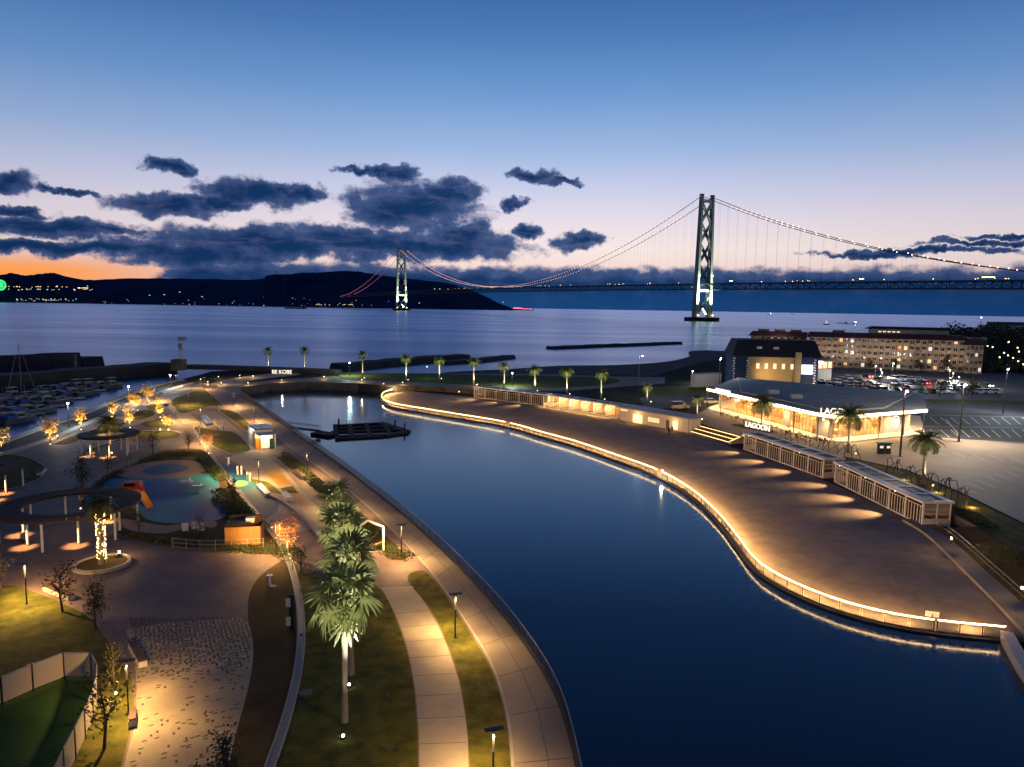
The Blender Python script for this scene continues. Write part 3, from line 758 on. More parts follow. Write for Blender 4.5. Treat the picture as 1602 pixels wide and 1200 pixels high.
# ================================================================ suspension bridge
T1 = Vector((463.0, 1734.0, 0)); T2 = Vector((-546.0, 3450.0, 0))
BD = (T1 - T2).normalized(); BNR = Vector((-BD.y, BD.x, 0))     # along towards the near shore, across
if BNR.x < 0: BNR = -BNR
HW = 17.75
bridge = thing('suspension_bridge', 'long suspension bridge with two steel towers and lit main cables over the strait', 'bridge', T1)
def bw(along, across, z): return T1 + BD * along + BNR * across + Vector((0, 0, z))
def tower(al, name):
    legs = []
    tw = link('tower', None, bridge, BD * al)
    for s in (-1, 1):
        b = B()
        for k in range(10):
            z0, z1 = 8 + 290 * k / 10, 8 + 290 * (k + 1) / 10
            f0, f1 = 1 - .30 * k / 10, 1 - .30 * (k + 1) / 10
            a0, a1 = s * (HW + 5.3 * (1 - k / 10)), s * (HW + 5.3 * (1 - (k + 1) / 10))
            P0 = [bw(al + dx * f0 * 7.0, a0 + dy * f0 * 4.2, z0) for dx, dy in ((-1, -1), (1, -1), (1, 1), (-1, 1))]
            P1 = [bw(al + dx * f1 * 7.0, a1 + dy * f1 * 4.2, z1 - .3) for dx, dy in ((-1, -1), (1, -1), (1, 1), (-1, 1))]
            b.add(P0 + P1, [(0, 1, 5, 4), (1, 2, 6, 5), (2, 3, 7, 6), (3, 0, 4, 7), (4, 5, 6, 7)])
        part('leg', b, 'steelb', tw, True)
        b = B().box(bw(al, s * HW, 301), (7, 9, 5), math.atan2(BD.y, BD.x)); part('saddle', b, 'steelb', tw, True)
    zs = [(12, 58), (88, 138), (138, 188), (188, 236), (236, 284)]
    for (z0, z1) in zs:
        f = lambda z: HW + 5.3 * (1 - (z - 8) / 290) - 2.5
        for s in (-1, 1):
            b = B().beam(bw(al, -s * f(z0), z0), bw(al, s * f(z1), z1), 5.0, 5.0)
            part('cross_brace', b, 'steelb', tw, True)
    part('cross_beam', B().beam(bw(al, -HW, 288), bw(al, HW, 288), 6, 7), 'steelb', tw, True)
    part('cross_beam', B().beam(bw(al, -HW - 3, 74), bw(al, HW + 3, 74), 6, 6), 'steelb', tw, True)
    c = bw(al, 0, 0)
    b = B(); n = 28
    b.prism([(c.x + 42 * math.cos(2 * math.pi * i / n), c.y + 42 * math.sin(2 * math.pi * i / n)) for i in range(n)], -4, 9)
    part('pier', b, 'darkc', tw, True)
    for s in (-1, 1):
        part('beacon', B().sphere(bw(al + 12, s * 24, 14), 1.6), 'gsod', tw, True)
        part('beacon', B().sphere(bw(al + 9, s * (HW + 5), 110), 0.9), 'gwhite', tw, True)
    for s in (-1, 1):    # floodlights standing on the pier light the inner faces
        spot(tw, bw(al, s * 12, 10) - T1 - BD * al, 240000, (0.95, 1.0, 0.66), 60, bw(al, -s * 22, 120) - T1 - BD * al, 0.9, 2.0)
        spot(tw, bw(al + 30, s * 26, 10) - T1 - BD * al, 900000, (0.95, 1.0, 0.72), 50, bw(al, s * 20, 130) - T1 - BD * al, 0.9, 2.0)
tower(0, 't'); tower(-1991, 't')
def cabz(t):
    if -1991 <= t <= 0: u = (t + 995.5) / 995.5; return 97 + 202 * u * u
    u = t / 960.0 if t > 0 else (-1991 - t) / 960.0
    return 299 - 230 * u + 4 * 45 * u * (u - 1)
ts = [-2951 + i * (3911 / 240) for i in range(241)]
for s in (-1, 1):
    part('main_cable', B().tube([bw(t, s * HW, cabz(t)) for t in ts], 0.75, 5), 'cable', bridge, True)
    b = B(); bp = B()
    t = -2930.0
    while t < 955:
        zz = cabz(t)
        if -1960 < t < 930 and not (abs(t) < 90):
            step = 14.2
            near = t > 0
            r = 0.85 if t > 200 else (0.85 if t > -900 else 1.0)
            if t < 120 or near: b.sphere(bw(t, s * HW, zz + 1.6), r * (1.35 if t > 180 else .85), 4, 3)
        elif t < -2040:
            bp.sphere(bw(t, s * HW, zz + 1.6), .9, 4, 3)
        t += 28.4 if t > 260 else 14.2
    part('cable_lamp', b, 'gcab', bridge, True)['kind'] = 'stuff'
    part('cable_lamp', bp, 'gcabp', bridge, True)['kind'] = 'stuff'
    b = B(); t = -1960.0
    while t < 930:
        if abs(t) > 20 and cabz(t) > 90: b.beam(bw(t, s * HW, 84), bw(t, s * HW, cabz(t)), 0.16)
        t += 28.4
    part('hanger_rope', b, 'cable', bridge, True)['kind'] = 'stuff'
def dz(t): return 79 + 16 * (1 - ((t + 995) / 1956.0) ** 2)
tt = [-2951 + i * 28.4 for i in range(139)]
b = B(); 
ribbon(b, [bw(t, 0, dz(t)) for t in tt], 35.5, -2.2, 0); part('deck', b, 'bdeck', bridge, True)
for s in (-1, 1):
    for nm, dzv in (('top_chord', -1.0), ('bottom_chord', -14)):
        part(nm, B().tube([bw(t, s * 17.5, dz(t) + dzv) for t in tt], 1.0, 4), 'bdeck', bridge, True)
    b = B()
    for i in range(len(tt) - 1):
        t0, t1 = tt[i], tt[i + 1]; tm = (t0 + t1) / 2
        for a_, c_ in (((t0, -14), (tm, -1)), ((tm, -1), (t1, -14)), ((tm, -1), (tm, -14)), ((t0, -1), (t0, -14))):
            b.beam(bw(a_[0], s * 17.5, dz(a_[0]) + a_[1]), bw(c_[0], s * 17.5, dz(c_[0]) + c_[1]), 0.9)
    part('truss_web', b, 'bdeck', bridge, True)['kind'] = 'stuff'
b = B(); ribbon(b, [bw(t, 0, dz(t)) for t in tt], 30, -13.8, -12.8); part('lower_lateral', b, 'bdeck', bridge, True)
rr = random.Random(21)
b = B()
for k in range(60):
    t = rr.uniform(-1500, 900); b.box(bw(t, rr.choice((-12, 12)), dz(t) + 3), (rr.uniform(1, 2.2), 0.6, 0.4), math.atan2(BD.y, BD.x))
part('road_lamp', b, 'gsod', bridge, True)['kind'] = 'stuff'
for t in (95, 420, 640, 650):
    part('sign_gantry', B().box(bw(t, -8, dz(t) + 5), (9, 0.5, 1.0), math.atan2(BD.y, BD.x)), 'gsod', bridge, True)

# ================================================================ far island
def ridge(name, prof, Y0, Yr, mat_):
    """prof: skyline sightings; the hill rises from the shore at Y0 to the crest at Yr and falls behind"""
    rr = random.Random(len(prof)); b = B(); nx = len(prof); rows = [(0.0, 0.0), (0.12, 0.22), (0.35, 0.5), (0.6, 0.75), (1.0, 1.0), (1.5, 0.55), (2.2, 0.0)]
    for (px, py) in prof:
        c = A(px, py, Yr)
        for f, h in rows:
            Y = Y0 + (Yr - Y0) * f
            x = c.x * Y / Yr
            z = c.z * h * (1 + (rr.uniform(-.10, .10) if 0 < h < 1 else 0)) + (0 if h else -3)
            b.v.append((x, Y, max(z, -3)))
    n = len(rows)
    for i in range(nx - 1):
        for k in range(n - 1):
            o = i * n + k
            b.f.append((o, o + n, o + n + 1, o + 1))
    return struct(name, b, mat_, smooth=True)
def skyl(p, n=6):
    c = curve([Vector((x, y, 0)) for x, y in p], n); rr = random.Random(5)
    return [(q.x, q.y + rr.uniform(-.5, .5)) for q in c]
ridge('hills', skyl([(-160, 436), (-60, 430), (0, 430), (18, 427), (40, 431), (65, 428), (85, 427), (110, 434), (140, 438), (200, 435.5), (300, 436), (400, 437.5), (420, 430), (450, 429), (470, 427), (500, 426), (550, 424), (580, 428), (620, 434), (660, 438), (700, 443), (730, 451), (760, 464), (785, 476), (806, 484)]), 5000, 6000, 'hill')
# lamps of the island town, along the shore and on the slope
rr = random.Random(31)
b1, b2 = B(), B()
def isl(px, py, s, bb):
    p = A(px, py, 4950); bb.box(p, (s * 5, 4, s * 3))
for k in range(46): isl(rr.uniform(8, 145), 448 + rr.choice((0, 1, 4.5, 5.5)) + rr.uniform(-.6, .6), rr.uniform(.7, 1.3), b1)
for k in range(14): isl(rr.uniform(118, 138), 450.5 + rr.uniform(-.3, .3), 1.2, b1)
for k in range(40): isl(rr.uniform(20, 130), 470.5 - rr.random() * 3.5 + .0128 * 75 - .8, rr.uniform(.6, 1.2), rr.choice((b1, b2)))
for k in range(42):
    x = rr.uniform(140, 620); isl(x, 472.6 + .0128 * x - rr.random() ** 3 * 14, rr.uniform(.35, .9), rr.choice((b2, b2, b1)))
for (x, y) in ((234, 462), (257, 461), (281, 457), (316, 464), (680, 452), (688, 452), (656, 474), (787, 473)): isl(x, y, 1.5, b2)
for k in range(16): isl(rr.uniform(488, 562), 476.5 + rr.uniform(-.8, .8), .9, b1)
struct('town_lamp', b1, 'gtown', kind='stuff'); struct('white_town_lamp', b2, 'gtownw', kind='stuff')
c = A(1, 446, 4940); fw = thing('ferris_wheel', 'green lit ferris wheel on the far shore', 'ferris wheel', (c.x, c.y, 0))
b = B()
b.tube([c + Vector((34 * math.cos(a * math.pi / 16), 0, 34 * math.sin(a * math.pi / 16))) for a in range(33)], 4.0, 5); part('wheel_rim', b, 'gwheel', fw, True)
for k in range(8):
    a = k * math.pi / 8; d = Vector((34 * math.cos(a), 0, 34 * math.sin(a))); part('spoke', B().beam(c - d, c + d, 3.2), 'gwheel', fw, True)
for s in (-1, 1): part('support_leg', B().beam(c, (c.x + s * 26, c.y, 0), 3), 'cable', fw, True)
# red glare of a lighthouse buoy, built as glowing boxes on an added hull
p0 = A(818, 479, 5600)
ls = thing('buoy_glare', 'red glare of a lighthouse buoy beyond the island cape, on a made-up dark hull', 'ship', (p0.x, p0.y, 0))
part('hull', B().prism([(p0.x - 75, p0.y), (p0.x - 65, p0.y - 12), (p0.x + 60, p0.y - 12), (p0.x + 85, p0.y), (p0.x + 60, p0.y + 12), (p0.x - 65, p0.y + 12)], -1, 9), 'darkc', ls, True)
b = B()
for k in range(9): b.box((p0.x - 66 + k * 16, p0.y - 9, 12 + (k < 4) * 6 - k * .5), (15, 2, 5.5))
part('glare_box', b, 'gred', ls, True)

# ================================================================ ships on the strait
def hull(b, c, L, W, H, rz=0.0, sheer=0.25, z0=-0.2):
    """lofted hull, bow towards +x"""
    ca, sa = math.cos(rz), math.sin(rz); secs = [(-.5, .80, 0), (-.25, 1, 0), (.1, 1, .1), (.32, .72, .45), (.45, .34, .8), (.5, .04, 1.0)]
    o = len(b.v)
    for t, w, s in secs:
        for y, z in ((-w, 1), (-w * .72, 0), (w * .72, 0), (w, 1)):
            x, yy, zz = t * L, y * W / 2, z0 + z * H * (1 + s * sheer)
            b.v.append((c[0] + x * ca - yy * sa, c[1] + x * sa + yy * ca, c[2] + zz))
    for i in range(5):
        for k in range(3):
            a = o + i * 4 + k; b.f.append((a, a + 4, a + 5, a + 1))
        b.f.append((o + i * 4 + 3, o + i * 4 + 7, o + i * 4 + 4, o + i * 4))
    b.f.append((o, o + 1, o + 2, o + 3))
    return b
def ship(px, py, L, lab, cat, house=-.35, hh=7, lamp=True, rz=0.1):
    c = G(px, py, 0.0); t = thing('cargo_ship', lab, cat, c, rz)
    part('hull', hull(B(), (0, 0, 0), L, L * .16, L * .06, 0), 'darkc', t)
    part('wheelhouse', B().box((house * L, 0, L * .06 + hh / 2), (L * .12, L * .11, hh)), 'dgrey', t)
    part('mast', B().box((house * L + 2, 0, L * .06 + hh * 1.2), (.5, .5, hh)), 'dgrey', t)
    if lamp: part('mast_lamp', B().sphere((house * L + 2, -1, L * .06 + hh * 1.7), .9), 'gwhite', t)
    return t
ship(462, 483, 105, 'dark cargo ship with its wheelhouse aft before the island shore', 'ship', .38, 12, False, 0.02)
ship(1318, 506, 26, 'dark flat barge in the strait ahead of its twin, beyond the hotel', 'barge', .3, 2, False, .05)
ship(1331, 507, 20, 'short dark barge with a pale lamp at its end, beyond the hotel', 'barge', .42, 2, True, .05)
ship(1204, 493, 38, 'tug with a red lamp riding under the bridge side span', 'boat', .1, 5, True, .1)
ship(1240, 492, 34, 'small workboat with a low cabin under the bridge side span', 'boat', -.1, 5, False, -.1)
c = G(1293, 508, 0.0); t = thing('sailing_boat', 'small boat with a self-glowing white sail in the strait', 'boat', c)
part('hull', hull(B(), (0, 0, 0), 13, 4, 2.0), 'darkc', t); part('sail', B().add([(-3, 0, 3), (3, 0.1, 3), (0, 0.4, 10), (-3, .2, 3), (3, .3, 3), (0, .6, 10)], [(0, 1, 2), (5, 4, 3), (0, 3, 4, 1), (1, 4, 5, 2), (2, 5, 3, 0)]), glow('glowing_sail', (1, .9, .75), .6), t)  # light on the sail is put in as a glow of its own
c = G(1534, 512, 0.0); t = thing('marker_pole', 'slender navigation marker pole standing in the sea', 'marker', c)
part('pole', B().tube([(0, 0, -1), (0, 0, 20)], .35), 'dgrey', t); part('daymark', B().sphere((0, 0, 8), 1.4), 'dgrey', t); part('lamp', B().sphere((0, 0, 20.5), .7), 'gwhite', t)

# ================================================================ breakwaters
def breakwater(lab, px, ztop, wid, m='darkc', zb=-1.0):
    w = [G(x, y, 0.0) for x, y in px]; b = B(); rr = random.Random(int(px[0][0]))
    w = resample(w, step=6.0)
    l, r = offs(w, wid / 2), offs(w, -wid / 2)
    l2, r2 = offs(w, wid / 2 + 1.5), offs(w, -wid / 2 - 1.5)
    o = 0
    for i in range(len(w)):
        j = [rr.uniform(-.25, .25) for _ in range(4)]
        b.v += [(l2[i].x, l2[i].y, zb), (l[i].x, l[i].y, ztop + j[0]), (r[i].x, r[i].y, ztop + j[1]), (r2[i].x, r2[i].y, zb)]
    for i in range(len(w) - 1):
        for k in range(3):
            a = i * 4 + k; b.f.append((a, a + 1, a + 5, a + 4))
    b.f.append((0, 3, 2, 1)); a = (len(w) - 1) * 4; b.f.append((a, a + 1, a + 2, a + 3))
    return tag(link('breakwater', b.mesh('breakwater', m)), lab, 'breakwater')
breakwater('high dark breakwater wall outside the marina with a beacon on its head', [(-120, 586), (0, 580), (80, 576), (118, 573)], 6.0, 6)
breakwater('low dark outer step at the head of the marina breakwater', [(119.5, 573.0), (152, 570.5)], 3.6, 7)
breakwater('inner breakwater bank between marina and strait', [(-120, 616), (0, 607), (100, 598), (190, 590), (262, 584)], 4.2, 10)
breakwater('stone breakwater reaching out behind the row of palms', [(530, 579), (610, 571), (690, 564), (726, 562)], 2.6, 9)
breakwater('flat outer breakwater spur behind the palm lawn', [(690, 570), (750, 566), (796, 560)], 1.6, 7)
breakwater('detached low breakwater lying offshore of the dark beach', [(862, 546), (930, 543), (1000, 540.5), (1060, 538)], 1.8, 8)
c = G(118, 573, 6.0); t = thing('breakwater_beacon', 'squat beacon post on the breakwater head', 'beacon', Vector((c.x, c.y, 6.0)))
b0 = Vector((0, 0, 0)); part('post', B().tube([(0, 0, -.3), (0, 0, 3.0)], [.5, .35], 8), 'dgrey', t); part('lantern', B().tube([(0, 0, 3.0), (0, 0, 3.9)], [.65, .5], 8), 'black', t)
# dark beach beyond the lagoon
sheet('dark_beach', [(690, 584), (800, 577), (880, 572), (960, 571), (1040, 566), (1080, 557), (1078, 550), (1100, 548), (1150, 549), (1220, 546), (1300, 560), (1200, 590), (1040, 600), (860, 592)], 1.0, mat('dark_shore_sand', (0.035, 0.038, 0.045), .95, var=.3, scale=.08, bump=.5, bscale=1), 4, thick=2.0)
# concrete embankment behind the point
emb = [G(262, 579, 3), G(300, 577, 3), G(400, 580, 3), G(530, 585, 3)]
b = B(); w = curve(emb, 8); ribbon(b, w, 5, 0, 1.5); tag(link('embankment', b.mesh('embankment', 'darkc')), 'dark concrete embankment on the seaward side of the point', 'wall')

# ================================================================ lagoon railings
# lit glass railing along the beach, in four runs
r_all = resample(rail, step=0.25)
def nearest(px, py, z=ZB):
    g = G(px, py, z); return min(range(len(r_all)), key=lambda i: (r_all[i] - g).length)
cuts = [(0, nearest(789, 667)), (nearest(799, 669), nearest(1026, 744)), (nearest(1035, 748), nearest(1462, 988)), (nearest(1464, 988), len(r_all) - 1)]
post_me = B().box((0, 0, .52), (.055, .09, 1.04)).mesh('post', 'brown')
SECL = ['warm lit glass railing run curling round the beach tip', 'warm lit glass railing run between the two beach gaps', 'long warm lit glass railing run following the beach bend', 'warm lit glass railing run ending at the beach side wall']
for (i0, i1), lab in zip(cuts, SECL):
    seg = r_all[i0:i1 + 1]
    root = thing('glass_railing', lab, 'railing', seg[0], group='lit glass railing runs along the beach')
    step = 1.9
    ps = resample(seg, step=step)
    up = [Vector((p.x, p.y, p.z + 1.08)) for p in resample(seg, step=0.6)]
    rl = part('handrail', ribbon(B(), up, .09, -.05, 0.0), 'brown', root, True)
    part('led_strip', ribbon(ribbon(B(), up, .035, .004, .025), up, .035, -.08, -.054), 'gled', root, True)
    part('plinth', ribbon(B(), resample(seg, step=.6), .22, 0.0, .09), 'conc', root, True)
    for k, p in enumerate(ps):
        d = (ps[min(k + 1, len(ps) - 1)] - ps[max(k - 1, 0)])
        link('post', post_me, root, p - seg[0], math.atan2(d.y, d.x))
        if k < len(ps) - 1:
            q = ps[k + 1]; e = (q - p) * .06
            b = B().beam(p + e + Vector((0, 0, .53)), q - e + Vector((0, 0, .53)), .014, .84)
            part('pane', b, 'glass', root, True)
    for p in resample(seg, step=1.9)[:-1] if (i1 - i0) > 30 else [seg[len(seg) // 2]]:
        # light of the led strip on the sand and panes
        d = (seg[-1] - seg[0]); k = min(range(len(seg)), key=lambda i: (seg[i] - p).length); d = seg[min(k + 1, len(seg) - 1)] - seg[max(k - 1, 0)]; d.normalize()
        l = spot(root, p - seg[0] + Vector((-d.y * .12, d.x * .12, 1.0)), 27, (1, .54, .18), kind='AREA', target=p - seg[0] + Vector((-d.y * 3.2, d.x * 3.2, 0)))
        l.data.shape = 'RECTANGLE'; l.data.size = .1; l.data.size_y = .1; l.data.spread = R(170)
    for e in (seg[0], seg[-1]):
        if lab == SECL[0] and e is seg[0] or lab == SECL[2] and e is seg[0]:
            part('end_lamp', B().sphere(e + Vector((0, 0, 1.2)), .14), 'gintw', root, True)
            spot(root, e - seg[0] + Vector((0, 0, 1.5)), 160, WARM2, kind='POINT', rad=.15)
c = G(1461, 977, ZB); sg = thing('notice_board', 'white notice plate fixed to the lit beach railing', 'sign', Vector((c.x, c.y, ZB)))
dd = (G(1480, 990, ZB) - G(1440, 985, ZB)); part('plate', B().box((.0, .35, .8), (1.1, .04, .5), math.atan2(dd.y, dd.x)), 'white', sg)
part('bracket', B().box((.0, .33, .4), (.08, .05, .8), math.atan2(dd.y, dd.x)), 'brown', sg)
# baluster railing of the promenade
wr = resample([Vector((p.x, p.y, e1 + .14)) for p in offs(west, .2)], step=2.0)
root = thing('promenade_railing', 'long dark steel baluster railing following the promenade edge', 'railing', wr[0])
pm = B().box((0, 0, .55), (.07, .07, 1.1)).mesh('post', 'dgrey')
bay = B()
for k in range(1, 14): bay.box((k * 2 / 14, 0, .55), (.018, .018, .88))
bay.box((1, 0, .12), (1.93, .035, .035)); baym = bay.mesh('baluster_panel', 'dgrey')
topm = B().box((1, 0, 1.09), (2.0, .06, .045)).mesh('handrail', 'steel')
for k in range(len(wr) - 1):
    d = wr[k + 1] - wr[k]; a = math.atan2(d.y, d.x)
    link('post', pm, root, wr[k] - wr[0], a); link('baluster_panel', baym, root, wr[k] - wr[0], a); link('handrail', topm, root, wr[k] - wr[0], a)
# handrail of the walkway right of the beach
hr = resample([p for p in offs(ww, 1.1)], step=2.2)
root = thing('handrail_fence', 'thin steel handrail along the walk beside the beach', 'railing', hr[0])
hp = B().box((0, 0, .5), (.05, .05, 1.0)).mesh('post', 'dgrey')
for k, p in enumerate(hr):
    link('post', hp, root, p - hr[0])
part('handrail', ribbon(B(), hr, .06, .98, 1.03), 'steel', root, True)
part('mid_rail', ribbon(B(), hr, .03, .48, .51), 'steel', root, True)
b = B(); ribbon(b, offs(ww, 1.45), .25, -1.3, 0.05); tag(link('walk_wall', b.mesh('walk_wall', 'conc')), 'low concrete wall under the walk beside the beach', 'wall')
b = B(); ew = [G(1574, 1001, ZB), G(1602, 1052, ZB), G(1650, 1120, ZB)]; ribbon(b, ew, .9, -3, .75)
tag(link('groyne_wall', b.mesh('groyne_wall', 'offw')), 'pale end wall where the lit railing meets the lagoon', 'wall')

# ================================================================ lamps
def park_lamp_proto():
    t = thing('park_lamp', 'x', 'street lamp')
    part('lower_pole', B().tube([(0, 0, 0), (0, 0, 2.2)], .055, 6), 'black', t)
    part('upper_pole', B().tube([(0, 0, 2.2), (0, 0, 3.35)], .06, 6), 'steel', t)
    part('base_plate', B().box((0, 0, .02), (.26, .26, .04)), 'black', t)
    h = part('lamp_head', B().box((0, 0, 3.44), (1.0, .26, .07)).box((0, 0, 3.38), (.3, .2, .07)), 'black', t)
    link('diffuser', B().box((0, 0, 3.395), (.66, .14, .015)).mesh('diffuser', 'gwarm'), h)
    return t
lp = park_lamp_proto(); first = [True]
LG = 'warm flat-headed park lamps'
LAMPS = [((712, 997), 'flat-headed park lamp in the lawn strip beside the pale walkway', 620), ((771, 1238), 'flat-headed park lamp whose head alone shows over the lit lawn strip', 560),
         ((201, 1117), 'flat-headed park lamp beside the speckled cream paving and a small bench', 600), ((42, 944), 'flat-headed park lamp at the edge of the lawn behind the white bench', 850),
         ((628, 873), 'flat-headed park lamp in the shrubs beside the house-shaped frame', 700), ((541, 803), 'flat-headed park lamp behind the tall palm crowns', 700), ((481, 744), 'flat-headed park lamp in the shrub bed by the timber bench', 700),
         ((432, 868), 'flat-headed park lamp beside the orange autumn tree at the drain', 700), ((357, 752), 'flat-headed park lamp at the blue running strip', 700), ((314, 664), 'flat-headed park lamp at the skate slabs', 600),
         ((313, 697), 'flat-headed park lamp beside the small autumn tree', 600), ((366, 637), 'flat-headed park lamp at the promenade corner', 700), ((398, 661), 'flat-headed park lamp near the white kiosk', 700),
         ((276, 605), 'flat-headed park lamp on the marina road kerb', 500), ((295, 635), 'flat-headed park lamp in the triangular lawn', 600), ((320, 609), 'flat-headed park lamp at the tip of the triangular lawn', 600), ((242, 628), 'flat-headed park lamp between the golden trees', 700),
         ((275, 660), 'flat-headed park lamp on the wide path below the golden trees', 700), ((405, 757), 'flat-headed park lamp on the play court', 650)]
def place(proto, flag, loc, rz, lab, group):
    o = proto if flag[0] else copy_tree(proto)
    flag[0] = False
    o.location = loc; o.rotation_euler = (0, 0, rz); o['label'] = lab; o['group'] = group
    return o
PROTO_LIGHTS = []
for (p, lab, pw_) in LAMPS:
    o = place(lp, first, G(p[0], p[1], e3), .25, lab, LG)
    PROTO_LIGHTS.append((o, pw_))
for o, pw_ in PROTO_LIGHTS:
    if pw_ > 0:     # the two wings of the head throw their light along the path, one each way
        for s_ in (-1, 1): spot(o, (0, 0, 3.2), pw_ * 1.15, (1.0, 0.58, 0.20), 118, (-1.9 * s_, 5.0 * s_, 0), 1.0, .12)
        spot(o, (0, 0, 3.2), pw_ * 1.0, (1.0, 0.58, 0.20), 150, (0, 0, 0), 1.0, .12)
# low bollard lamps
def bollard_proto():
    t = thing('bollard_lamp', 'x', 'bollard')
    part('post', B().tube([(0, 0, 0), (0, 0, .5)], .07, 6), 'black', t)
    h = part('lamp_head', B().tube([(0, 0, .66), (0, 0, .74)], .15, 8), 'black', t)
    link('lens', B().tube([(0, 0, .5), (0, 0, .66)], .10, 8).mesh('lens', 'gintw'), h)
    return t
bp_, fb = bollard_proto(), [True]
BOL = [((1488, 851), 'bollard lamp on the grass beside the beach cabins'), ((1598, 930), 'bollard lamp on the grass by the right-hand walk')]
grp = [(204, 678), (251, 677), (264, 677), (254, 662), (203, 653), (233, 631), (314, 596), (342, 592), (375, 590), (396, 591), (325, 600), (346, 602), (388, 602), (441, 597), (507, 592), (600, 603), (630, 601), (718, 616), (90, 687), (160, 676), (747, 604), (566, 597)]
for p, lab in BOL:
    o = place(bp_, fb, G(p[0], p[1], ZT), 0, lab, 'garden bollard lamps'); o['s'] = 0
    PROTO_LIGHTS.append((o, -60))
for p in grp:
    o = place(bp_, fb, G(p[0], p[1], e3), 0, 'small warm bollard lamp on the paths of the point', 'bollard lamps of the point'); PROTO_LIGHTS.append((o, -75))
o = place(bp_, fb, G(187, 873, e3), 0, 'bollard lamp on the kerb of the lit palm planter', 'garden bollard lamps'); PROTO_LIGHTS.append((o, -40))
for o, pw_ in PROTO_LIGHTS:
    if pw_ < 0: spot(o, (0, 0, .85), -pw_, WARM, kind='POINT', rad=.12)
# white road lamps of the marina, and taller masts of the lots
def mast(lab, px, py_base, py_top, z, group, power, col, arm=0.0, gm='gwhite', name='lamp_mast', head=1.0, cat='street lamp'):
    base = G(px, py_base, z); h = HT(base, px, py_top)
    t = thing(name, lab, cat, base, 0, group)
    part('pole', B().tube([(0, 0, 0), (0, 0, h * .5), (0, 0, h)], [.13 * head, .10 * head, .07 * head], 7), 'dgrey', t)
    part('base_plate', B().box((0, 0, .03), (.5 * head, .5 * head, .06)), 'dgrey', t)
    hd = part('lamp_head', B().box((arm * .5, 0, h + .05), (.6 * head + abs(arm), .35 * head, .12)), 'dgrey', t)
    b = B().sphere((arm, 0, h - .12 * head), .20 * head, 8, 4, (1, 1, .6)); link('lens', b.mesh('lens', gm), hd)
    spot(t, (arm, 0, h - .45), power, col, kind='POINT', rad=.25)
    return t
WG = 'white road lamps of the marina'
for px, b_, tp in ((108, 668, 630), (202, 632, 604), (267, 608, 586)):
    mast('bright white lamp on a dark pole along the marina road', px, b_, tp, ZP, WG, 420, COOL, head=1.0)
mast('white lamp on the bank lawn behind the first palms', 547, 588, 567, ZP, 'lawn lamps', 900, (0.75, 1, 0.8))
mast('white lamp on the bank lawn behind the far cabins', 801, 604, 583, ZP, 'lawn lamps', 700, (0.75, 1, 0.8))
mast('green harbour lamp on the bank between two palms', 668, 592, 573, ZP, 'lawn lamps', 60, (.2, 1, .3), gm='ggreen')
mast('tall lamp mast with side arm behind the small cabin palms', 998, 622, 556, ZT, 'tall car park masts', 300, COOL, .8)
mast('tall lamp mast rising between restaurant corner and date palm', 1408, 714, 610, ZT, 'tall car park masts', 600, (1, .78, .5), .3, head=1.4)
mast('tall double lamp mast at the edge of the striped lot', 1500, 691, 600, ZT, 'tall car park masts', 2600, (1, .84, .62), .3, head=1.5)
mast('tall white lamp mast by the road under the wooded slope', 1569, 649, 576, ZT, 'tall car park masts', 2600, COOL, .3, head=1.3)
mast('white lamp mast beside the van at the navy building', 1281, 602, 564, ZT, 'tall car park masts', 700, COOL, .2)
mast('white lamp mast at the left end of the restaurant roof', 1124, 618, 560, ZT, 'tall car park masts', 400, COOL, .2)
mast('white lamp mast in the middle of the full car park', 1394, 607, 568, ZT, 'tall car park masts', 2000, COOL, .2)
mast('white flood lamp before the yellow wall', 1190, 606, 584, ZT, 'tall car park masts', 350, NEUT, .2)
mast('white flood lamp over the container yard', 1082, 600, 580, ZT, 'tall car park masts', 300, COOL, .2)
for px, b_, tp in ((1369, 590, 572), (1377, 594, 577), (1379, 600, 582), (1388, 606, 589), (1485, 596, 578), (1490, 600, 583), (1499, 606, 589)):
    mast('short warm lamp standing among the parked cars', px, b_, tp, ZT, 'short warm car park lamps', 1000, NEUT, gm='gwarm', head=1.2)

# ================================================================ palms and trees
def frond_mesh(name, L, seed, droop=1.0, m='frond'):
    rr = random.Random(seed); b = B(); pts = []; p = Vector((0, 0, 0)); e = R(38); n = 9
    for i in range(n + 1):
        pts.append(p.copy()); p = p + Vector((math.cos(e), 0, math.sin(e))) * L / n; e -= R(11.5) * droop
    b.tube(pts, [.035 * (1 - i / n * .8) * L / 2.6 for i in range(n + 1)], 3, False)
    for i in range(1, n * 3):
        t = i / (n * 3); k = min(n - 1, int(t * n)); q = pts[k].lerp(pts[k + 1], t * n - k); d = (pts[k + 1] - pts[k]).normalized()
        ln = L * .30 * (math.sin(math.pi * min(1, .12 + t * .9)) ** .6) * rr.uniform(.85, 1.1)
        for s in (-1, 1):
            tip = q + d * ln * .55 + Vector((0, s * ln * .72, -ln * rr.uniform(.12, .4) * droop))
            w = d * .035 * L / 2.2
            b.add([q - w, q + w, tip], [(0, 1, 2)])
    return b.mesh(name, m)
FR = [frond_mesh('frond', 1.0, s, d) for s, d in ((1, .8), (2, 1.0), (3, 1.25))]
def trunkmesh(h, r, m='bark', seed=0, bulge=True):
    rr = random.Random(seed); pts, rad = [], []
    n = max(8, int(h / .28))
    for i in range(n + 1):
        t = i / n
        pts.append((math.sin(t * 2 + seed) * .06 * h / 6, math.cos(t * 1.7 + seed) * .05 * h / 6 - .05 * h / 6, h * t)); rad.append(r * (1.25 - .35 * min(1, t * 4)) * (1.05 if i % 2 else .95))
    return B().tube(pts, rad, 8).mesh('trunk', m, True)
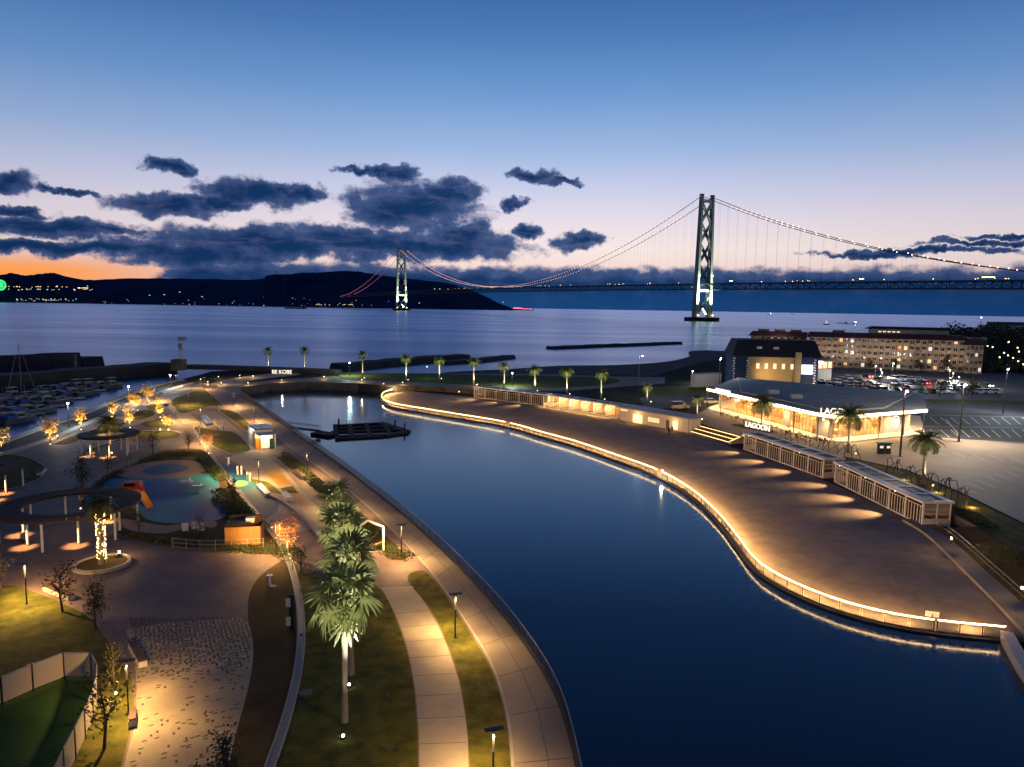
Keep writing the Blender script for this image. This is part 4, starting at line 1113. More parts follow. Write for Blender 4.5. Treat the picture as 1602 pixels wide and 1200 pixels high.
def date_palm(loc, h, R_, lab, group=None, seed=0, parts=False, rz=0.0, light=0, up=None, trunk_r=.2, lcol=NEUT):
    rr = random.Random(seed)
    t = thing('date_palm', lab, 'palm tree', loc, 0, group)
    link('trunk', trunkmesh(h, trunk_r, seed=seed % 4), t)
    part('leaf_base_boss', B().sphere((0, 0, h), trunk_r * 1.7, 8, 5, (1, 1, 1.5)), 'bark2', t, smooth=True)
    nf = 46 if parts else 34
    bb = B()
    for i in range(nf):
        u = i / nf; a = i * 2.39996 + rr.uniform(-.2, .2)
        tilt = R(48 - 92 * u + rr.uniform(-8, 8))           # young fronds stand up, old ones hang
        s = R_ * rr.uniform(.85, 1.08) * (1.0 if u > .15 else .8)
        mtx = Matrix.Translation((0, 0, h + trunk_r * .9)) @ Matrix.Rotation(a, 4, 'Z') @ Matrix.Rotation(-tilt, 4, 'Y') @ Matrix.Diagonal((s, s, s, 1))
        me = FR[0 if u < .3 else 1 if u < .65 else 2]
        if parts:
            o = link('frond', me, t); o.matrix_local = mtx
        else:
            off = len(bb.v)
            bb.v += [tuple(mtx @ v.co) for v in me.vertices]; bb.f += [tuple(j + off for j in p.vertices) for p in me.polygons]
    if not parts: part('crown', bb, 'frond', t)
    if light: spot(t, (.9, -1.1, .45), light, lcol, 70, (0, 0, h), .8, .1); part('uplight', B().tube([(.9, -1.1, 0), (.9, -1.1, .2)], .1, 6), 'gintw', t)
    return t
far = [(420, 579, 550, 'on the dark bank beside the letters'), (477, 581, 549, 'behind the white letters'), (567, 591, 556, 'next to the lawn lamp'), (635, 594, 562, ''), (687, 592, 565, ''), (741, 602, 567, ''), (788, 608, 574, ''), (836, 611, 580, ''), (886, 616, 583, ''), (940, 624, 586, '')]
for k, (px, yb, yc, w) in enumerate(far):
    bs = G(px, yb, ZP); h = HT(bs, px, yc)
    lab = 'date palm ' + w if w else 'date palm in the row behind the beach, crown lit from below'
    date_palm(bs, h, 2.7 * 1.05, lab, 'date palms along the far bank', 10 + k, False, light=(1300 if k > 2 else 500), trunk_r=.24, lcol=(0.95, 1.0, .62))
for k, (px, yb, yc, R_, lab, li) in enumerate([(1191, 673, 634, 4.0, 'date palm rising from the planter of the ground letters', 500), (1326, 708, 652, 4.0, 'date palm before the restaurant corner sign', 500), (1443, 757, 692, 3.2, 'date palm with a long clean trunk beside the branching fence', 420)]):
    bs = G(px, yb, ZT); h = HT(bs, px, yc)
    date_palm(bs, h, R_, lab, 'restaurant date palms', 40 + k, True, light=li, trunk_r=.26)
for k, (px, yb, yc, lab) in enumerate([(1012, 628, 606, 'young pale palm behind the white beach building'), (1090, 655, 625, 'young pale palm at the head of the lit steps')]):
    bs = G(px, yb, ZT); date_palm(bs, HT(bs, px, yc), 2.1, lab, 'young palms', 50 + k, False, light=600, trunk_r=.2)
bs = G(172, 707, e3); date_palm(bs, HT(bs, 171, 664), 2.7, 'palm growing up through the small ring pergola', None, 61, True, light=260, trunk_r=.24, lcol=WARM)
bs = G(160, 884, e3); hp_ = HT(bs, 157, 795)
pt = date_palm(bs, hp_, 2.0, 'palm with its trunk wound in string lights on a round planter', None, 62, True, light=0, trunk_r=.33)
b = B(); rr = random.Random(2)
for k in range(150):
    t = .12 + .86 * (k + rr.uniform(-1.5, 1.5)) / 150; a = rr.uniform(0, 6.28)
    b.sphere((math.cos(a) * .39, math.sin(a) * .39, hp_ * t), .036, 4, 3)
part('string_light', b, 'gstr', pt)['kind'] = 'stuff'
for zz in (.3, .55, .8): spot(pt, (.0, -.9, hp_ * zz), 2.0, WARM, kind='POINT', rad=.3)
c = G(160, 884, e2); b = B(); n = 32; rr_ = 2.3
ringp = [Vector((c.x + rr_ * math.cos(2 * math.pi * i / n), c.y + rr_ * math.sin(2 * math.pi * i / n), c.z)) for i in range(n + 1)]
pl_ = thing('round_planter', 'round kerbed planter under the string-lit palm', 'planter', c)
part('rim', ribbon(B(), ringp, .3, 0, .3), 'kerb', pl_, True); part('soil', B().prism([(p.x, p.y) for p in ringp[:-1]], c.z + .02, c.z + .16), 'dryl', pl_, True)

# fan palms: a row of four, lit from the ground
def fan_leaf(seed, droop):
    rr = random.Random(seed); b = B()
    n = 5; pts = []; p = Vector((0, 0, 0)); e = R(25)
    for i in range(n + 1):
        pts.append(p.copy()); p = p + Vector((math.cos(e), 0, math.sin(e))) * .9 / n; e -= R(9) * droop
    b.tube(pts, [.022, .02, .018, .017, .016, .014], 4, False)
    o = pts[-1]; d = (pts[-1] - pts[-2]).normalized(); up = Vector((-d.z, 0, d.x)); NSEG = 12
    for k in range(NSEG):
        a = R(-125 + 250 * (k + .5) / NSEG); w = R(250 / NSEG) * .46
        ln = .98 * (1 - .28 * abs(a) / R(125)) * rr.uniform(.92, 1.08)
        dr = lambda r: -up * 0 + Vector((0, 0, -1)) * (r ** 2.4) * .30 * droop * (1 + .3 * rr.random())
        def pt(ang, r, lift=0.0): return o + (d * math.cos(ang) + Vector((0, 1, 0)) * math.sin(ang)) * r * ln + up * lift + dr(r)
        q = [pt(a - w, .04), pt(a + w, .04), pt(a - w, .5), pt(a, .5, .035), pt(a + w, .5), pt(a - w * .55, .82), pt(a + w * .55, .82), pt(a, 1.08)]
        b.add(q, [(0, 3, 2), (0, 1, 3), (1, 4, 3), (2, 3, 5), (3, 4, 6), (3, 6, 5), (5, 6, 7)])
    return b.mesh('fan_leaf', 'fan')
FL = [fan_leaf(1, .5), fan_leaf(2, .9), fan_leaf(3, 1.4)]
DL = FL[2].copy(); DL.materials.clear(); DL.materials.append(M['bark2'])
for k, (px, yb, yc, lab) in enumerate([(539, 1130, 935, 'fan palm with the whole pale trunk showing, first of the row by the drain'), (548, 1055, 880, 'fan palm half hidden behind the first, second of the row'), (536, 968, 830, 'fan palm third in the row, trunk hidden by crowns'), (528, 905, 788, 'fan palm last of the row nearest the play court')]):
    bs = G(px, yb, e2); h = HT(bs, px - 4, yc); rr = random.Random(70 + k)
    t = thing('fan_palm', lab, 'palm tree', bs, 0, 'row of tall fan palms'); link('trunk', trunkmesh(h, .19, 'bark', k), t)
    b = B()
    for j in range(46):     # boots of old leaf stalks under the crown
        a = j * 2.4; z = h * (.78 + .2 * j / 46); d = Vector((math.cos(a), math.sin(a), .75)); b.beam(Vector((0, 0, z)) + d * .12, Vector((0, 0, z)) + d * rr.uniform(.26, .4), .07, .03)
    part('leaf_stub', b, 'bark2', t)
    nf = 24
    for i in range(nf):
        u = i / nf; a = i * 2.39996 + rr.uniform(-.25, .25); tilt = R(68 - 112 * u ** .9 + rr.uniform(-10, 10))
        s = rr.uniform(.95, 1.15) * (.8 if u < .12 else 1.0) * 1.2
        o = link('fan_leaf', FL[0 if u < .35 else 1 if u < .7 else 2], t)
        o.matrix_local = Matrix.Translation((0, 0, h - .25 + .55 * (1 - u))) @ Matrix.Rotation(a, 4, 'Z') @ Matrix.Rotation(-tilt, 4, 'Y') @ Matrix.Rotation(rr.uniform(-.5, .5), 4, 'X') @ Matrix.Diagonal((s, s, s, 1))
    for i in range(5):
        o = link('dead_leaf', DL, t); a = i * 1.3 + k; o.matrix_local = Matrix.Translation((0, 0, h - .55)) @ Matrix.Rotation(a, 4, 'Z') @ Matrix.Rotation(R(78 + 6 * math.sin(i * 3)), 4, 'Y') @ Matrix.Diagonal((.9, .9, .9, 1))
    for (dx, dy, pw_) in ((.3, -1.6, 70), (3.0, -2.6, 3000), (-2.4, -3.0, 600)):
        spot(t, (dx, dy, .40), pw_ * (.95 if k < 2 else 1.1), (1.0, .94, .78), 44 if pw_ > 400 else 60, (0, 0, h + (.9 if pw_ > 400 else -1)), .8, .03)
        part('uplight', B().tube([(dx, dy, 0), (dx, dy, .14)], .1, 8).tube([(dx, dy, .14), (dx, dy, .16)], .06, 8), 'dgrey', t)
    if k < 2: part('uplight_lens', B().sphere((.3, -1.6, .18), .08), 'gwhite', t)

def tree_mesh(h, cr, seed, nleaf, leaf, m, shape=(1, 1, 1.25), bare=0.0, base=.32):
    """tapered trunk with forking limbs and loose leaves clumped round the limb tips"""
    rr = random.Random(seed); b = B(); tips = []
    b.tube([(0, 0, 0), (rr.uniform(-.04, .04) * h, rr.uniform(-.04, .04) * h, h * .4), (0, 0, h * .75)], [.022 * h, .016 * h, .007 * h], 6)
    for i in range(11):
        z = h * (base + .5 * i / 11); a = i * 2.4 + rr.random(); e = R(rr.uniform(25, 65)); ln = cr * rr.uniform(.6, 1.05)
        p0 = Vector((0, 0, z)); d = Vector((math.cos(a) * math.cos(e), math.sin(a) * math.cos(e), math.sin(e))); p1 = p0 + d * ln * .55; p2 = p1 + (d + Vector((rr.uniform(-.3, .3), rr.uniform(-.3, .3), .35))).normalized() * ln * .5
        b.tube([p0, p1, p2], [.009 * h, .006 * h, .002 * h], 4, False); tips += [p1, p2, p0.lerp(p1, .7)]
        for _ in range(3):
            q = p1 + Vector((rr.uniform(-1, 1), rr.uniform(-1, 1), rr.uniform(-.2, 1))) * ln * .4; b.tube([p1, q], [.004 * h, .0015 * h], 3, False); tips.append(q)
    lb = B()
    for _ in range(nleaf):
        c = rr.choice(tips) + Vector((rr.gauss(0, 1), rr.gauss(0, 1), rr.gauss(0, 1) * shape[2])) * cr * .16
        n = Vector((rr.gauss(0, 1), rr.gauss(0, 1), rr.gauss(0, 1))).normalized(); x = n.orthogonal().normalized() * leaf; y = n.cross(x) * rr.uniform(.5, .8)
        lb.add([c - x, c - y, c + x, c + y], [(0, 1, 2, 3)])
    return b.mesh('trunk', 'twig'), lb.mesh('crown', m)
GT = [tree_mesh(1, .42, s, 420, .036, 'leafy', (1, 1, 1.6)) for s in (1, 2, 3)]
DT = [tree_mesh(1, .34, s, n, .026, 'leafd', (1, 1, 1.5), base=.25) for s, n in ((4, 300), (5, 520), (6, 150))]
OT = [tree_mesh(1, .55, s, 520, .026, 'leafo', (1, 1, 1.0), base=.3) for s in (7, 8)]
def tree(px, yb, yt, meshes, lab, group, k, light=0, col=WARM, z=None, name='young_tree', wide=1.0):
    bs = G(px, yb, e3 if z is None else z); h = HT(bs, px, yt)
    t = thing(name, lab, 'tree', bs, 0, group); tm, cm = meshes
    for nm, me in (('trunk', tm), ('crown', cm)):
        o = link(nm, me, t); o.scale = (h * wide, h * wide, h); o.rotation_euler = (0, 0, k * 1.3)
    if light:
        spot(t, (.5, -.8, .35), light, col, 85, (0, 0, h * .75), .8, .1)
        part('uplight', B().tube([(.5, -.8, 0), (.5, -.8, .12)], .07, 6), 'gintw', t)
    return t
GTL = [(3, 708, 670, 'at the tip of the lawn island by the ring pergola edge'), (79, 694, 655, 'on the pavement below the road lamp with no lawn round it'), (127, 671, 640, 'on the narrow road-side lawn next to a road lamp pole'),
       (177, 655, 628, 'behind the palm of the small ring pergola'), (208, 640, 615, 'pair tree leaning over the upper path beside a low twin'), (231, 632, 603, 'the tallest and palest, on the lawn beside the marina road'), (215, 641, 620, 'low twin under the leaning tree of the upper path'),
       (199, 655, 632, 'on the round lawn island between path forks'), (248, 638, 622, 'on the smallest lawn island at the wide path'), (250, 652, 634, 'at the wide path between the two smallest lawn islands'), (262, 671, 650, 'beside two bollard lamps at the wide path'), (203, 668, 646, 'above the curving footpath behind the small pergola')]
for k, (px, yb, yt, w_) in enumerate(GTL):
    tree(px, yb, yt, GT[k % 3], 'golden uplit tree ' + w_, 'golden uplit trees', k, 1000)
for k, (px, yb, yt, m_, lab) in enumerate([(98, 957, 878, 0, 'thin young tree in the lawn behind the white bench'), (150, 985, 908, 1, 'leafy young tree at the lawn edge beside the plaza'), (163, 1172, 1058, 0, 'young tree standing at the end of the curved fence'),
                                    (180, 1075, 1000, 2, 'small yellowing tree between fence bend and long bench'), (128, 768, 712, 1, 'slender dark tree between plaza and playground'), (126, 793, 752, 0, 'small dark tree beside the large ring pergola'),
                                    (240, 712, 668, 2, 'slim tree above the playground hedge'), (296, 708, 672, 2, 'slim tree at the top corner of the playground'), (170, 745, 708, 2, 'thin tree inside the playground fence'), (216, 838, 790, 2, 'thin tree at the sand path of the playground'),
                                    (312, 842, 800, 2, 'thin tree beside the white play panels'), (472, 896, 850, 2, 'thin tree beside the cycle racks'), (2, 925, 862, 2, 'thin tree at the lawn corner of the plaza'), (365, 790, 745, 1, 'dark tree in the planting beside the timber hut'), (350, 1245, 1140, 1, 'dark leafy shrub tree at the speckled paving edge')]):
    tree(px, yb, yt, DT[m_], lab, 'young park trees', k, 40 if k in (5, 3) else 0)
tree(325, 708, 676, OT[0], 'small orange autumn tree beside the pale drain line', 'orange autumn trees', 1, 500)
tree(450, 870, 812, OT[1], 'orange autumn tree lit from below at the shrub bed', 'orange autumn trees', 2, 700)
# hedges and shrubs: many small leaves over a low mound
def shrub(pts_px, w, h, lab, m='hedge', z=None, dens=55, name='hedge', group=None, light=0, world=None):
    ln = resample(world or [G(x, y, e2 if z is None else z) for x, y in pts_px], step=.5); rr = random.Random(int(pts_px[0][0]) + 7)
    t = thing(name, lab, 'hedge', ln[0], 0, group); b = B(); lb = B()
    n = int(len(ln) * dens * w * .8)
    for _ in range(n):
        p = rr.choice(ln); a = rr.uniform(0, 2 * math.pi); r = math.sqrt(rr.random()) * w / 2
        bump_ = .7 + .5 * math.sin(p.x * 1.9 + p.y * 1.3) * math.sin(p.y * 2.3 - p.x)
        c = Vector((p.x + r * math.cos(a), p.y + r * math.sin(a), p.z + h * bump_ * rr.uniform(.25, 1) * math.sqrt(max(.05, 1 - (2 * r / w) ** 2))))
        nn = Vector((rr.gauss(0, 1), rr.gauss(0, 1), rr.gauss(0, 1) + .6)).normalized(); x = nn.orthogonal().normalized() * rr.uniform(.06, .11); y = nn.cross(x) * .7
        lb.add([c - x, c - y, c + x, c + y], [(0, 1, 2, 3)])
    for p in ln[::4]: b.tube([p, p + Vector((.05, .05, h * .55))], [.04, .015], 4)
    part('foliage', lb, m, t, True); part('stem', b, 'twig', t, True)
    return t
shrub([(446, 716), (480, 744), (512, 772)], 2.2, .8, 'clipped green shrubs between kiosk path and promenade')
shrub([(516, 776), (556, 808), (590, 838)], 2.0, .7, 'green shrubs behind the fan palm crowns')
shrub([(598, 858), (618, 868), (634, 872)], 2.6, .7, 'rounded bright shrubs at the foot of a promenade lamp')
shrub([(225, 722), (262, 712), (312, 710)], 1.8, 1.0, 'dark hedge along the upper edge of the playground')
shrub([(318, 716), (336, 738), (350, 752)], 2.2, 1.0, 'dark hedge between playground and blue running strip')
shrub([(138, 776), (160, 752), (190, 738)], 1.6, .7, 'low planting along the left playground fence')
shrub([(200, 838), (262, 848), (330, 854)], 2.2, .5, 'dark low planting along the plaza edge of the playground')
shrub([(340, 858), (380, 860), (425, 862)], 2.6, .7, 'lit yellow-green planting in front of the timber hut')
shrub([(350, 778), (372, 800), (400, 830)], 3.4, 1.2, 'thick dark planting beside the drain line and hut')
shrub([(340, 768), (352, 772)], 1.8, .6, 'small clipped bush at the kink of the blue surface')
shrub([(440, 858), (456, 872)], 2.8, .8, 'shrubs round the foot of the orange tree')
shrub([(1180, 700), (1250, 722), (1320, 745)], 1.6, .8, 'planting behind the upper beach cabins', world=[Vector((p.x, p.y, ZT)) for p in offs(cabl, 6.2)[36:43]])
shrub([(1330, 742), (1400, 772), (1480, 806)], 1.8, .8, 'planting behind the lower beach cabins', world=[Vector((p.x, p.y, ZT)) for p in offs(cabl, 6.4)[43:50]])
shrub([(1150, 665), (1185, 672), (1210, 677)], 1.8, .6, 'planting under the ground letters', z=ZT)
shrub([(1560, 862), (1600, 880), (1650, 900)], 5.0, 1.2, 'dark shrub mass on the bank right of the beach walk', z=ZT, dens=40)

# ================================================================ beach cabins
def frame2(p, q):
    """local frame along p->q (x), left-hand normal (y)"""
    d = (q - p); L = math.hypot(d.x, d.y); return L, math.atan2(d.y, d.x)
def cabin_row(lab, pA, pB, nb, D, H, group, lit=False, solid_end=True, lamps=True):
    """open-fronted cabins: posts, slatted doors, framed roof with dark panels. front along pA->pB, depth to the left"""
    a, c = G(pA[0], pA[1], ZC), G(pB[0], pB[1], ZC)
    L, ang = frame2(a, c); t = thing('beach_cabin', lab, 'cabin', a, ang, group)
    w = L / nb
    part('floor', B().box((L / 2, D / 2, .06), (L, D, .12)), 'conc', t)
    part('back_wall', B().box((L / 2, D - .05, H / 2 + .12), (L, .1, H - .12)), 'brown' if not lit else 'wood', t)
    pm_ = B().box((0, 0, H / 2), (.22, .16, H)).mesh('post', 'white')
    sl = B().box((0, 0, H * .41), (.10, .05, H * .72)).mesh('slat', 'white')
    for i in range(nb + 1):
        link('post', pm_, t, (i * w, 0, .12))
        if i < nb:
            n = 6
            for k in range(1, n): link('slat', sl, t, (i * w + w * k / n, .04, .14))
    part('front_rail', B().box((L / 2, .02, H * .80 + .12), (L, .09, .09)), 'white', t)
    part('sill', B().box((L / 2, .02, .19), (L, .12, .12)), 'white', t)
    part('fascia', B().box((L / 2, -.25, H + .16), (L + .6, .12, .26)), 'white', t)
    part('rear_fascia', B().box((L / 2, D + .1, H + .16), (L + .6, .12, .26)), 'white', t)
    for x in (-.24, L + .24): part('end_fascia', B().box((x, D / 2 - .08, H + .16), (.12, D + .23, .26)), 'white', t)
    for i in range(nb + 1): part('roof_beam', B().box((min(max(i * w, .1), L - .1), D / 2 - .08, H + .2), (.42, D + .2, .16)), 'white', t)
    for i in range(nb): part('roof_panel', B().box(((i + .5) * w, D / 2 - .08, H + .17), (w - .5, D - .3, .05)), 'cpanel', t)
    part('roof_edge', B().box((L / 2, .35, H + .215), (L, .9, .15)), 'white', t)
    part('roof_edge', B().box((L / 2, D - .3, H + .215), (L, .55, .15)), 'white', t)
    for i in range(1, nb):
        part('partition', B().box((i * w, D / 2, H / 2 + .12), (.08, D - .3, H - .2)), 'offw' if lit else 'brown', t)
    if solid_end:
        for x in (0.0, L):
            part('end_wall', B().box((x, D / 2, .55), (.12, D, .95)), 'offw', t)
            for y in (.1, D / 2, D - .1): part('end_post', B().box((x, y, H / 2 + .12), (.13, .13, H)), 'white', t)
            for z in (H * .55, H * .75): part('end_rail', B().box((x, D / 2, z), (.08, D, .06)), 'white', t)
            part('end_pane', B().box((x, D / 2, H * .72), (.02, D - .2, H * .48)), 'glass', t)
    for i in range(nb):
        x = (i + .5) * w
        if lit:
            part('cabin_lamp', B().box((i * w + .3, -.14, H * .93), (.16, .1, .2)), 'gintw', t)
            spot(t, (i * w + .1, -.5, H * .9), 130, WARM, 120, (i * w + .1, -.4, 0), .8, .1)
            spot(t, (x, D * .5, H * .85), 110, WARM, kind='POINT', rad=.15)
        elif lamps:
            if i % 2 == 0: part('cabin_lamp', B().sphere((x, -.38, H + .05), .06), 'gintw', t)
            # lamps under the eaves throw pools out over the sand
            if i % 2 == 0: spot(t, (x, -.62, H - .12), 620 + 200 * math.sin(i * 2.7 + L), (1, .58, .25), 60 + 4 * math.cos(i * 1.9 + L), (x - .3, -5.2, -.6), 1.0, .05)
            spot(t, (x, D * .55, H * .85), 1.5, WARM, kind='POINT', rad=.15)
    return t
CG = 'white slatted beach cabins'
cabin_row('far row of white slatted beach cabins next to the lagoon head wall', (742, 622), (850, 636), 6, 3.4, 3.0, CG)
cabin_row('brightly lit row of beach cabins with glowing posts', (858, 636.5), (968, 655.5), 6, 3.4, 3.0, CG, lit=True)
cabin_row('white beach cabin row directly below the lit steps', (1164, 704), (1287, 749), 6, 3.6, 3.0, CG)
cabin_row('white beach cabin row with an open glazed end wall on the grass', (1306, 755), (1442, 824), 6, 3.6, 3.0, CG)
# white beach building with lit windows
a, c = G(970, 657, ZC), G(1076, 677, ZC); L, ang = frame2(a, c)
t = thing('beach_house', 'low white beach building with lit windows beside the steps', 'building', a, ang)
D, H = 4.2, 3.1
part('wall', B().box((L / 2, D / 2, H / 2), (L, D, H)), 'offw', t)
part('roof', B().box((L / 2 + .3, D / 2 - .2, H + .12), (L + 2.2, D + 1.4, .24)), mat('pale_roof', (.33, .33, .35), .7, var=.1, scale=.6), t)
for (x, w, z0, z1, k) in ((.28, .145, .1, 2.0, 4), (.52, .16, .95, 1.9, 5), (.83, .07, .2, 2.0, 2)):
    f = part('window', B().box((L * x, -.03, (z0 + z1) / 2), (L * w + .2, .1, z1 - z0 + .2)), 'white', t)
    link('pane', B().box((L * x, -.09, (z0 + z1) / 2), (L * w, .03, z1 - z0)).mesh('pane', 'gwin'), f)
    for j in range(1, k): link('mullion', B().box((L * (x - w / 2) + L * w * j / k, -.12, (z0 + z1) / 2), (.06, .04, z1 - z0)).mesh('mullion', 'white'), f)
    if k > 2: link('transom', B().box((L * x, -.125, z1 - (z1 - z0) * .35), (L * w, .04, .05)).mesh('transom', 'white'), f)
part('door', B().box((L * .72, -.03, 1.0), (.9, .06, 2.0)), 'dgrey', t)
part('canopy_post', B().box((L + 1.1, -.5, H / 2), (.12, .12, H)), 'white', t)
part('sign_band', B().box((L * .06, -.06, 2.55), (L * .11, .05, .32)), 'gwin', t)
spot(t, (L * .28, -1.0, 1.7), 26, WARM, kind='POINT', rad=.2); spot(t, (L * .83, -1.0, 1.7), 18, WARM, kind='POINT', rad=.2)
# lit steps
a, c = G(1068, 673, ZC), G(1141, 694, ZC); L, ang = frame2(a, c)
t = thing('lit_steps', 'wide seat steps with glowing nosings up to the terrace', 'steps', a, ang)
n = 4
for i in range(n):
    y0 = i * 1.15
    s_ = part('step', B().box((L / 2, y0 + 2.4, (ZT - ZC) * (i + .5) / n + 0.0), (L - i * .02, 4.6 - y0 + .2, (ZT - ZC) / n - .003 * i)), 'brown', t)
    link('step_led', B().box((L / 2, y0 + .0 + (y0 * 0), (ZT - ZC) * (i + 1) / n - .10), (L - .3, .10, .10)).mesh('step_led', 'gstep'), s_).location = (0, (2.4 - (4.6 - y0 + .2) / 2) - .04, 0)
for x in (-.35, L + .35):
    part('ramp_cheek', B().add([(x - .3, -.2, 0), (x + .3, -.2, 0), (x + .3, 4.6, 0), (x - .3, 4.6, 0), (x - .3, -.2, .5), (x + .3, -.2, .5), (x + .3, 4.6, 2.0), (x - .3, 4.6, 2.0)], [(3, 2, 1, 0), (4, 5, 6, 7), (0, 1, 5, 4), (1, 2, 6, 5), (2, 3, 7, 6), (3, 0, 4, 7)]), 'offw', t)
    part('cheek_led', B().beam((x, -.2, .56), (x, 4.6, 2.06), .16, .05), 'gstep', t)
# two people by the steps
def person(loc, top, legs, rz, lab):
    t = thing('person', lab, 'person', loc, rz, None)
    def skin(name, V, E, rad, m, root=0):
        me = bpy.data.meshes.new(name); me.from_pydata(V, E, []); o = link(name, me, t)
        md = o.modifiers.new('skin', 'SKIN'); o.modifiers.new('sub', 'SUBSURF').render_levels = 1
        for i, v in enumerate(me.skin_vertices[0].data): v.radius = (rad[i], rad[i]); v.use_root = (i == root)
        me.materials.append(M[m] if isinstance(m, str) else m); return o
    V = [(0, 0, .95), (0, 0, 1.25), (0, 0, 1.45), (0, 0, 1.56), (0, .01, 1.68), (.10, 0, .9), (.12, .08, .5), (.12, .0, .06), (.13, .12, .04), (-.10, 0, .9), (-.12, -.1, .5), (-.12, -.18, .06), (-.13, -.06, .04), (.21, 0, 1.40), (.26, -.02, 1.12), (.24, .08, .86), (-.21, 0, 1.40), (-.26, -.02, 1.12), (-.24, .10, .88)]
    E = [(0, 1), (1, 2), (2, 3), (3, 4), (0, 5), (5, 6), (6, 7), (7, 8), (0, 9), (9, 10), (10, 11), (11, 12), (2, 13), (13, 14), (14, 15), (2, 16), (16, 17), (17, 18)]
    rad = [.16, .17, .15, .06, .10, .10, .075, .05, .045, .10, .075, .05, .045, .08, .055, .04, .08, .055, .04]
    skin('body', V, E, rad, top)
    part('hair', B().sphere((0, -.02, 1.73), .10, 8, 5), 'black', t)
pdark = mat('dark_clothes', (.02, .02, .025), .9); pred = mat('brown_clothes', (.09, .05, .04), .9)
person(G(1046, 681, ZC), pdark, None, .4, 'person in dark clothes walking at the foot of the lit steps')
person(G(1051, 679, ZC), pred, None, -.5, 'person in brown jacket standing beside the beach building door')

# ================================================================ restaurant
def text_obj(name, txt, size, ext, m, parent, loc, rot, align='CENTER'):
    cu = bpy.data.curves.new(name, 'FONT'); cu.body = txt; cu.size = size; cu.extrude = ext; cu.align_x = align
    tmp = bpy.data.objects.new(name, cu); COL.objects.link(tmp)
    dg = bpy.context.evaluated_depsgraph_get(); me = bpy.data.meshes.new_from_object(tmp.evaluated_get(dg))
    bpy.data.objects.remove(tmp); me.materials.clear(); me.materials.append(M[m])
    o = link(name, me, parent); o.location = loc; o.rotation_euler = rot
    return o
K0, K1, K2, K3 = G(1105, 640, ZT), G(1282, 689, ZT), G(1326, 692, ZT), G(1447, 680, ZT)
back0, back1 = G(1150, 622, ZT), G(1440, 652, ZT)
t = thing('restaurant', 'flat-roofed restaurant with a glowing canopy edge and glazed lit fronts', 'building', K0)
edge = curve([K0, K0.lerp(K1, .6), K1, K2, K3.lerp(K2, .6), K3], 6)
out = [(p.x, p.y) for p in edge]
roof_poly = out + [(back1.x + 4, back1.y + 6), (back0.x + 3, back0.y + 8)]
ZR = ZT + 4.7
part('canopy', B().prism(roof_poly, ZR, ZR + .35), 'roofg', t, True)
fas = [Vector((p.x, p.y, ZR)) for p in offs(edge, -.10)]
part('canopy_led', ribbon(B(), fas, .12, .02, .62), 'gcan', t, True)
inner = offs(edge, 3.6)
b = B(); bl = B()
wallpts = resample(inner, step=2.2); nW = len(wallpts)
part('plinth', B().prism([(p.x, p.y) for p in edge] + [(back1.x, back1.y), (back0.x, back0.y)], ZT + .006, ZT + .22), 'offw', t, True)
back_poly = [(p.x, p.y) for p in offs(edge, 4.4)] + [(back1.x, back1.y + 3), (back0.x, back0.y + 5)]
for i in range(nW - 1):      # glazed bays between piers
    p, q = wallpts[i], wallpts[i + 1]; fr = i / (nW - 1)
    solid = .52 < fr < .63 or fr > .86 or .36 < fr < .40
    m_ = (p + q) / 2
    if solid:
        part('wall_panel', B().beam(Vector((p.x, p.y, ZT + 2.35)), Vector((q.x, q.y, ZT + 2.35)), .25, 4.5), 'offw', t, True)
    else:
        f = part('window', B().beam(Vector((p.x, p.y, ZT + 2.4)), Vector((q.x, q.y, ZT + 2.4)), .03, 4.3), 'glass', t, True)
        for z in (.35, 2.9, 4.5):
            link('mullion', B().beam(Vector((p.x, p.y, ZT + z)), Vector((q.x, q.y, ZT + z)), .1, .1).mesh('mullion', 'wood', off=K0), f)
        for s_ in (0, .5):
            e = p.lerp(q, s_); link('mullion', B().box((e.x, e.y, ZT + 2.4), (.1, .1, 4.4)).mesh('mullion', 'wood', off=K0), f)
# interior: floor, back wall, shelving, lamps
ib = offs(edge, 9.0)
part('interior_wall', ribbon(B(), resample(ib, step=2), .2, .2, 4.6), mat('interior_timber', (.45, .25, .10), .6, var=.3, scale=1.2), t, True)
part('interior_floor', B().prism([(p.x, p.y) for p in offs(edge, 3.7)] + [(p.x, p.y) for p in reversed(offs(edge, 9.0))], ZT + .225, ZT + .25), 'wood', t, True)
rr = random.Random(9)
for i, p in enumerate(resample(offs(edge, 8.6), step=2.0)):
    part('shelf', B().box((p.x, p.y, ZT + 1.2 + (i % 3) * .7), (1.2, 1.2, .12)).box((p.x, p.y, ZT + 1.0), (.5, .5, 1.6)), 'wood', t, True)
for i, p in enumerate(resample(offs(edge, 8.7), step=1.5)):  # boxes added at random, mostly glowing, for golden spots in the room
    if rr.random() < .6: part('glow_box', B().box((p.x, p.y, ZT + rr.choice((1.3, 2.1, 2.9))), (.9, .9, .35)), rr.choice(('gint', 'gintw', 'brown')), t, True)
for i, p in enumerate(resample(offs(edge, 6.0), step=2.4)):
    part('pendant_lamp', B().sphere((p.x, p.y, ZT + 3.2 + (i % 2) * .35), .24, 8, 5), 'gintw', t, True)
for i, p in enumerate(resample(offs(edge, 6.2), step=6.5)): spot(t, Vector((p.x, p.y, ZT + 3.9)) - K0, 620, (1, .60, .22), kind='POINT', rad=.4)
for i, p in enumerate(resample(offs(edge, 1.8), step=7.0)): spot(t, Vector((p.x, p.y, ZR - .35)) - K0, 230, (1, .68, .32), 150, Vector((p.x, p.y, ZT)) - K0, .8, .3)
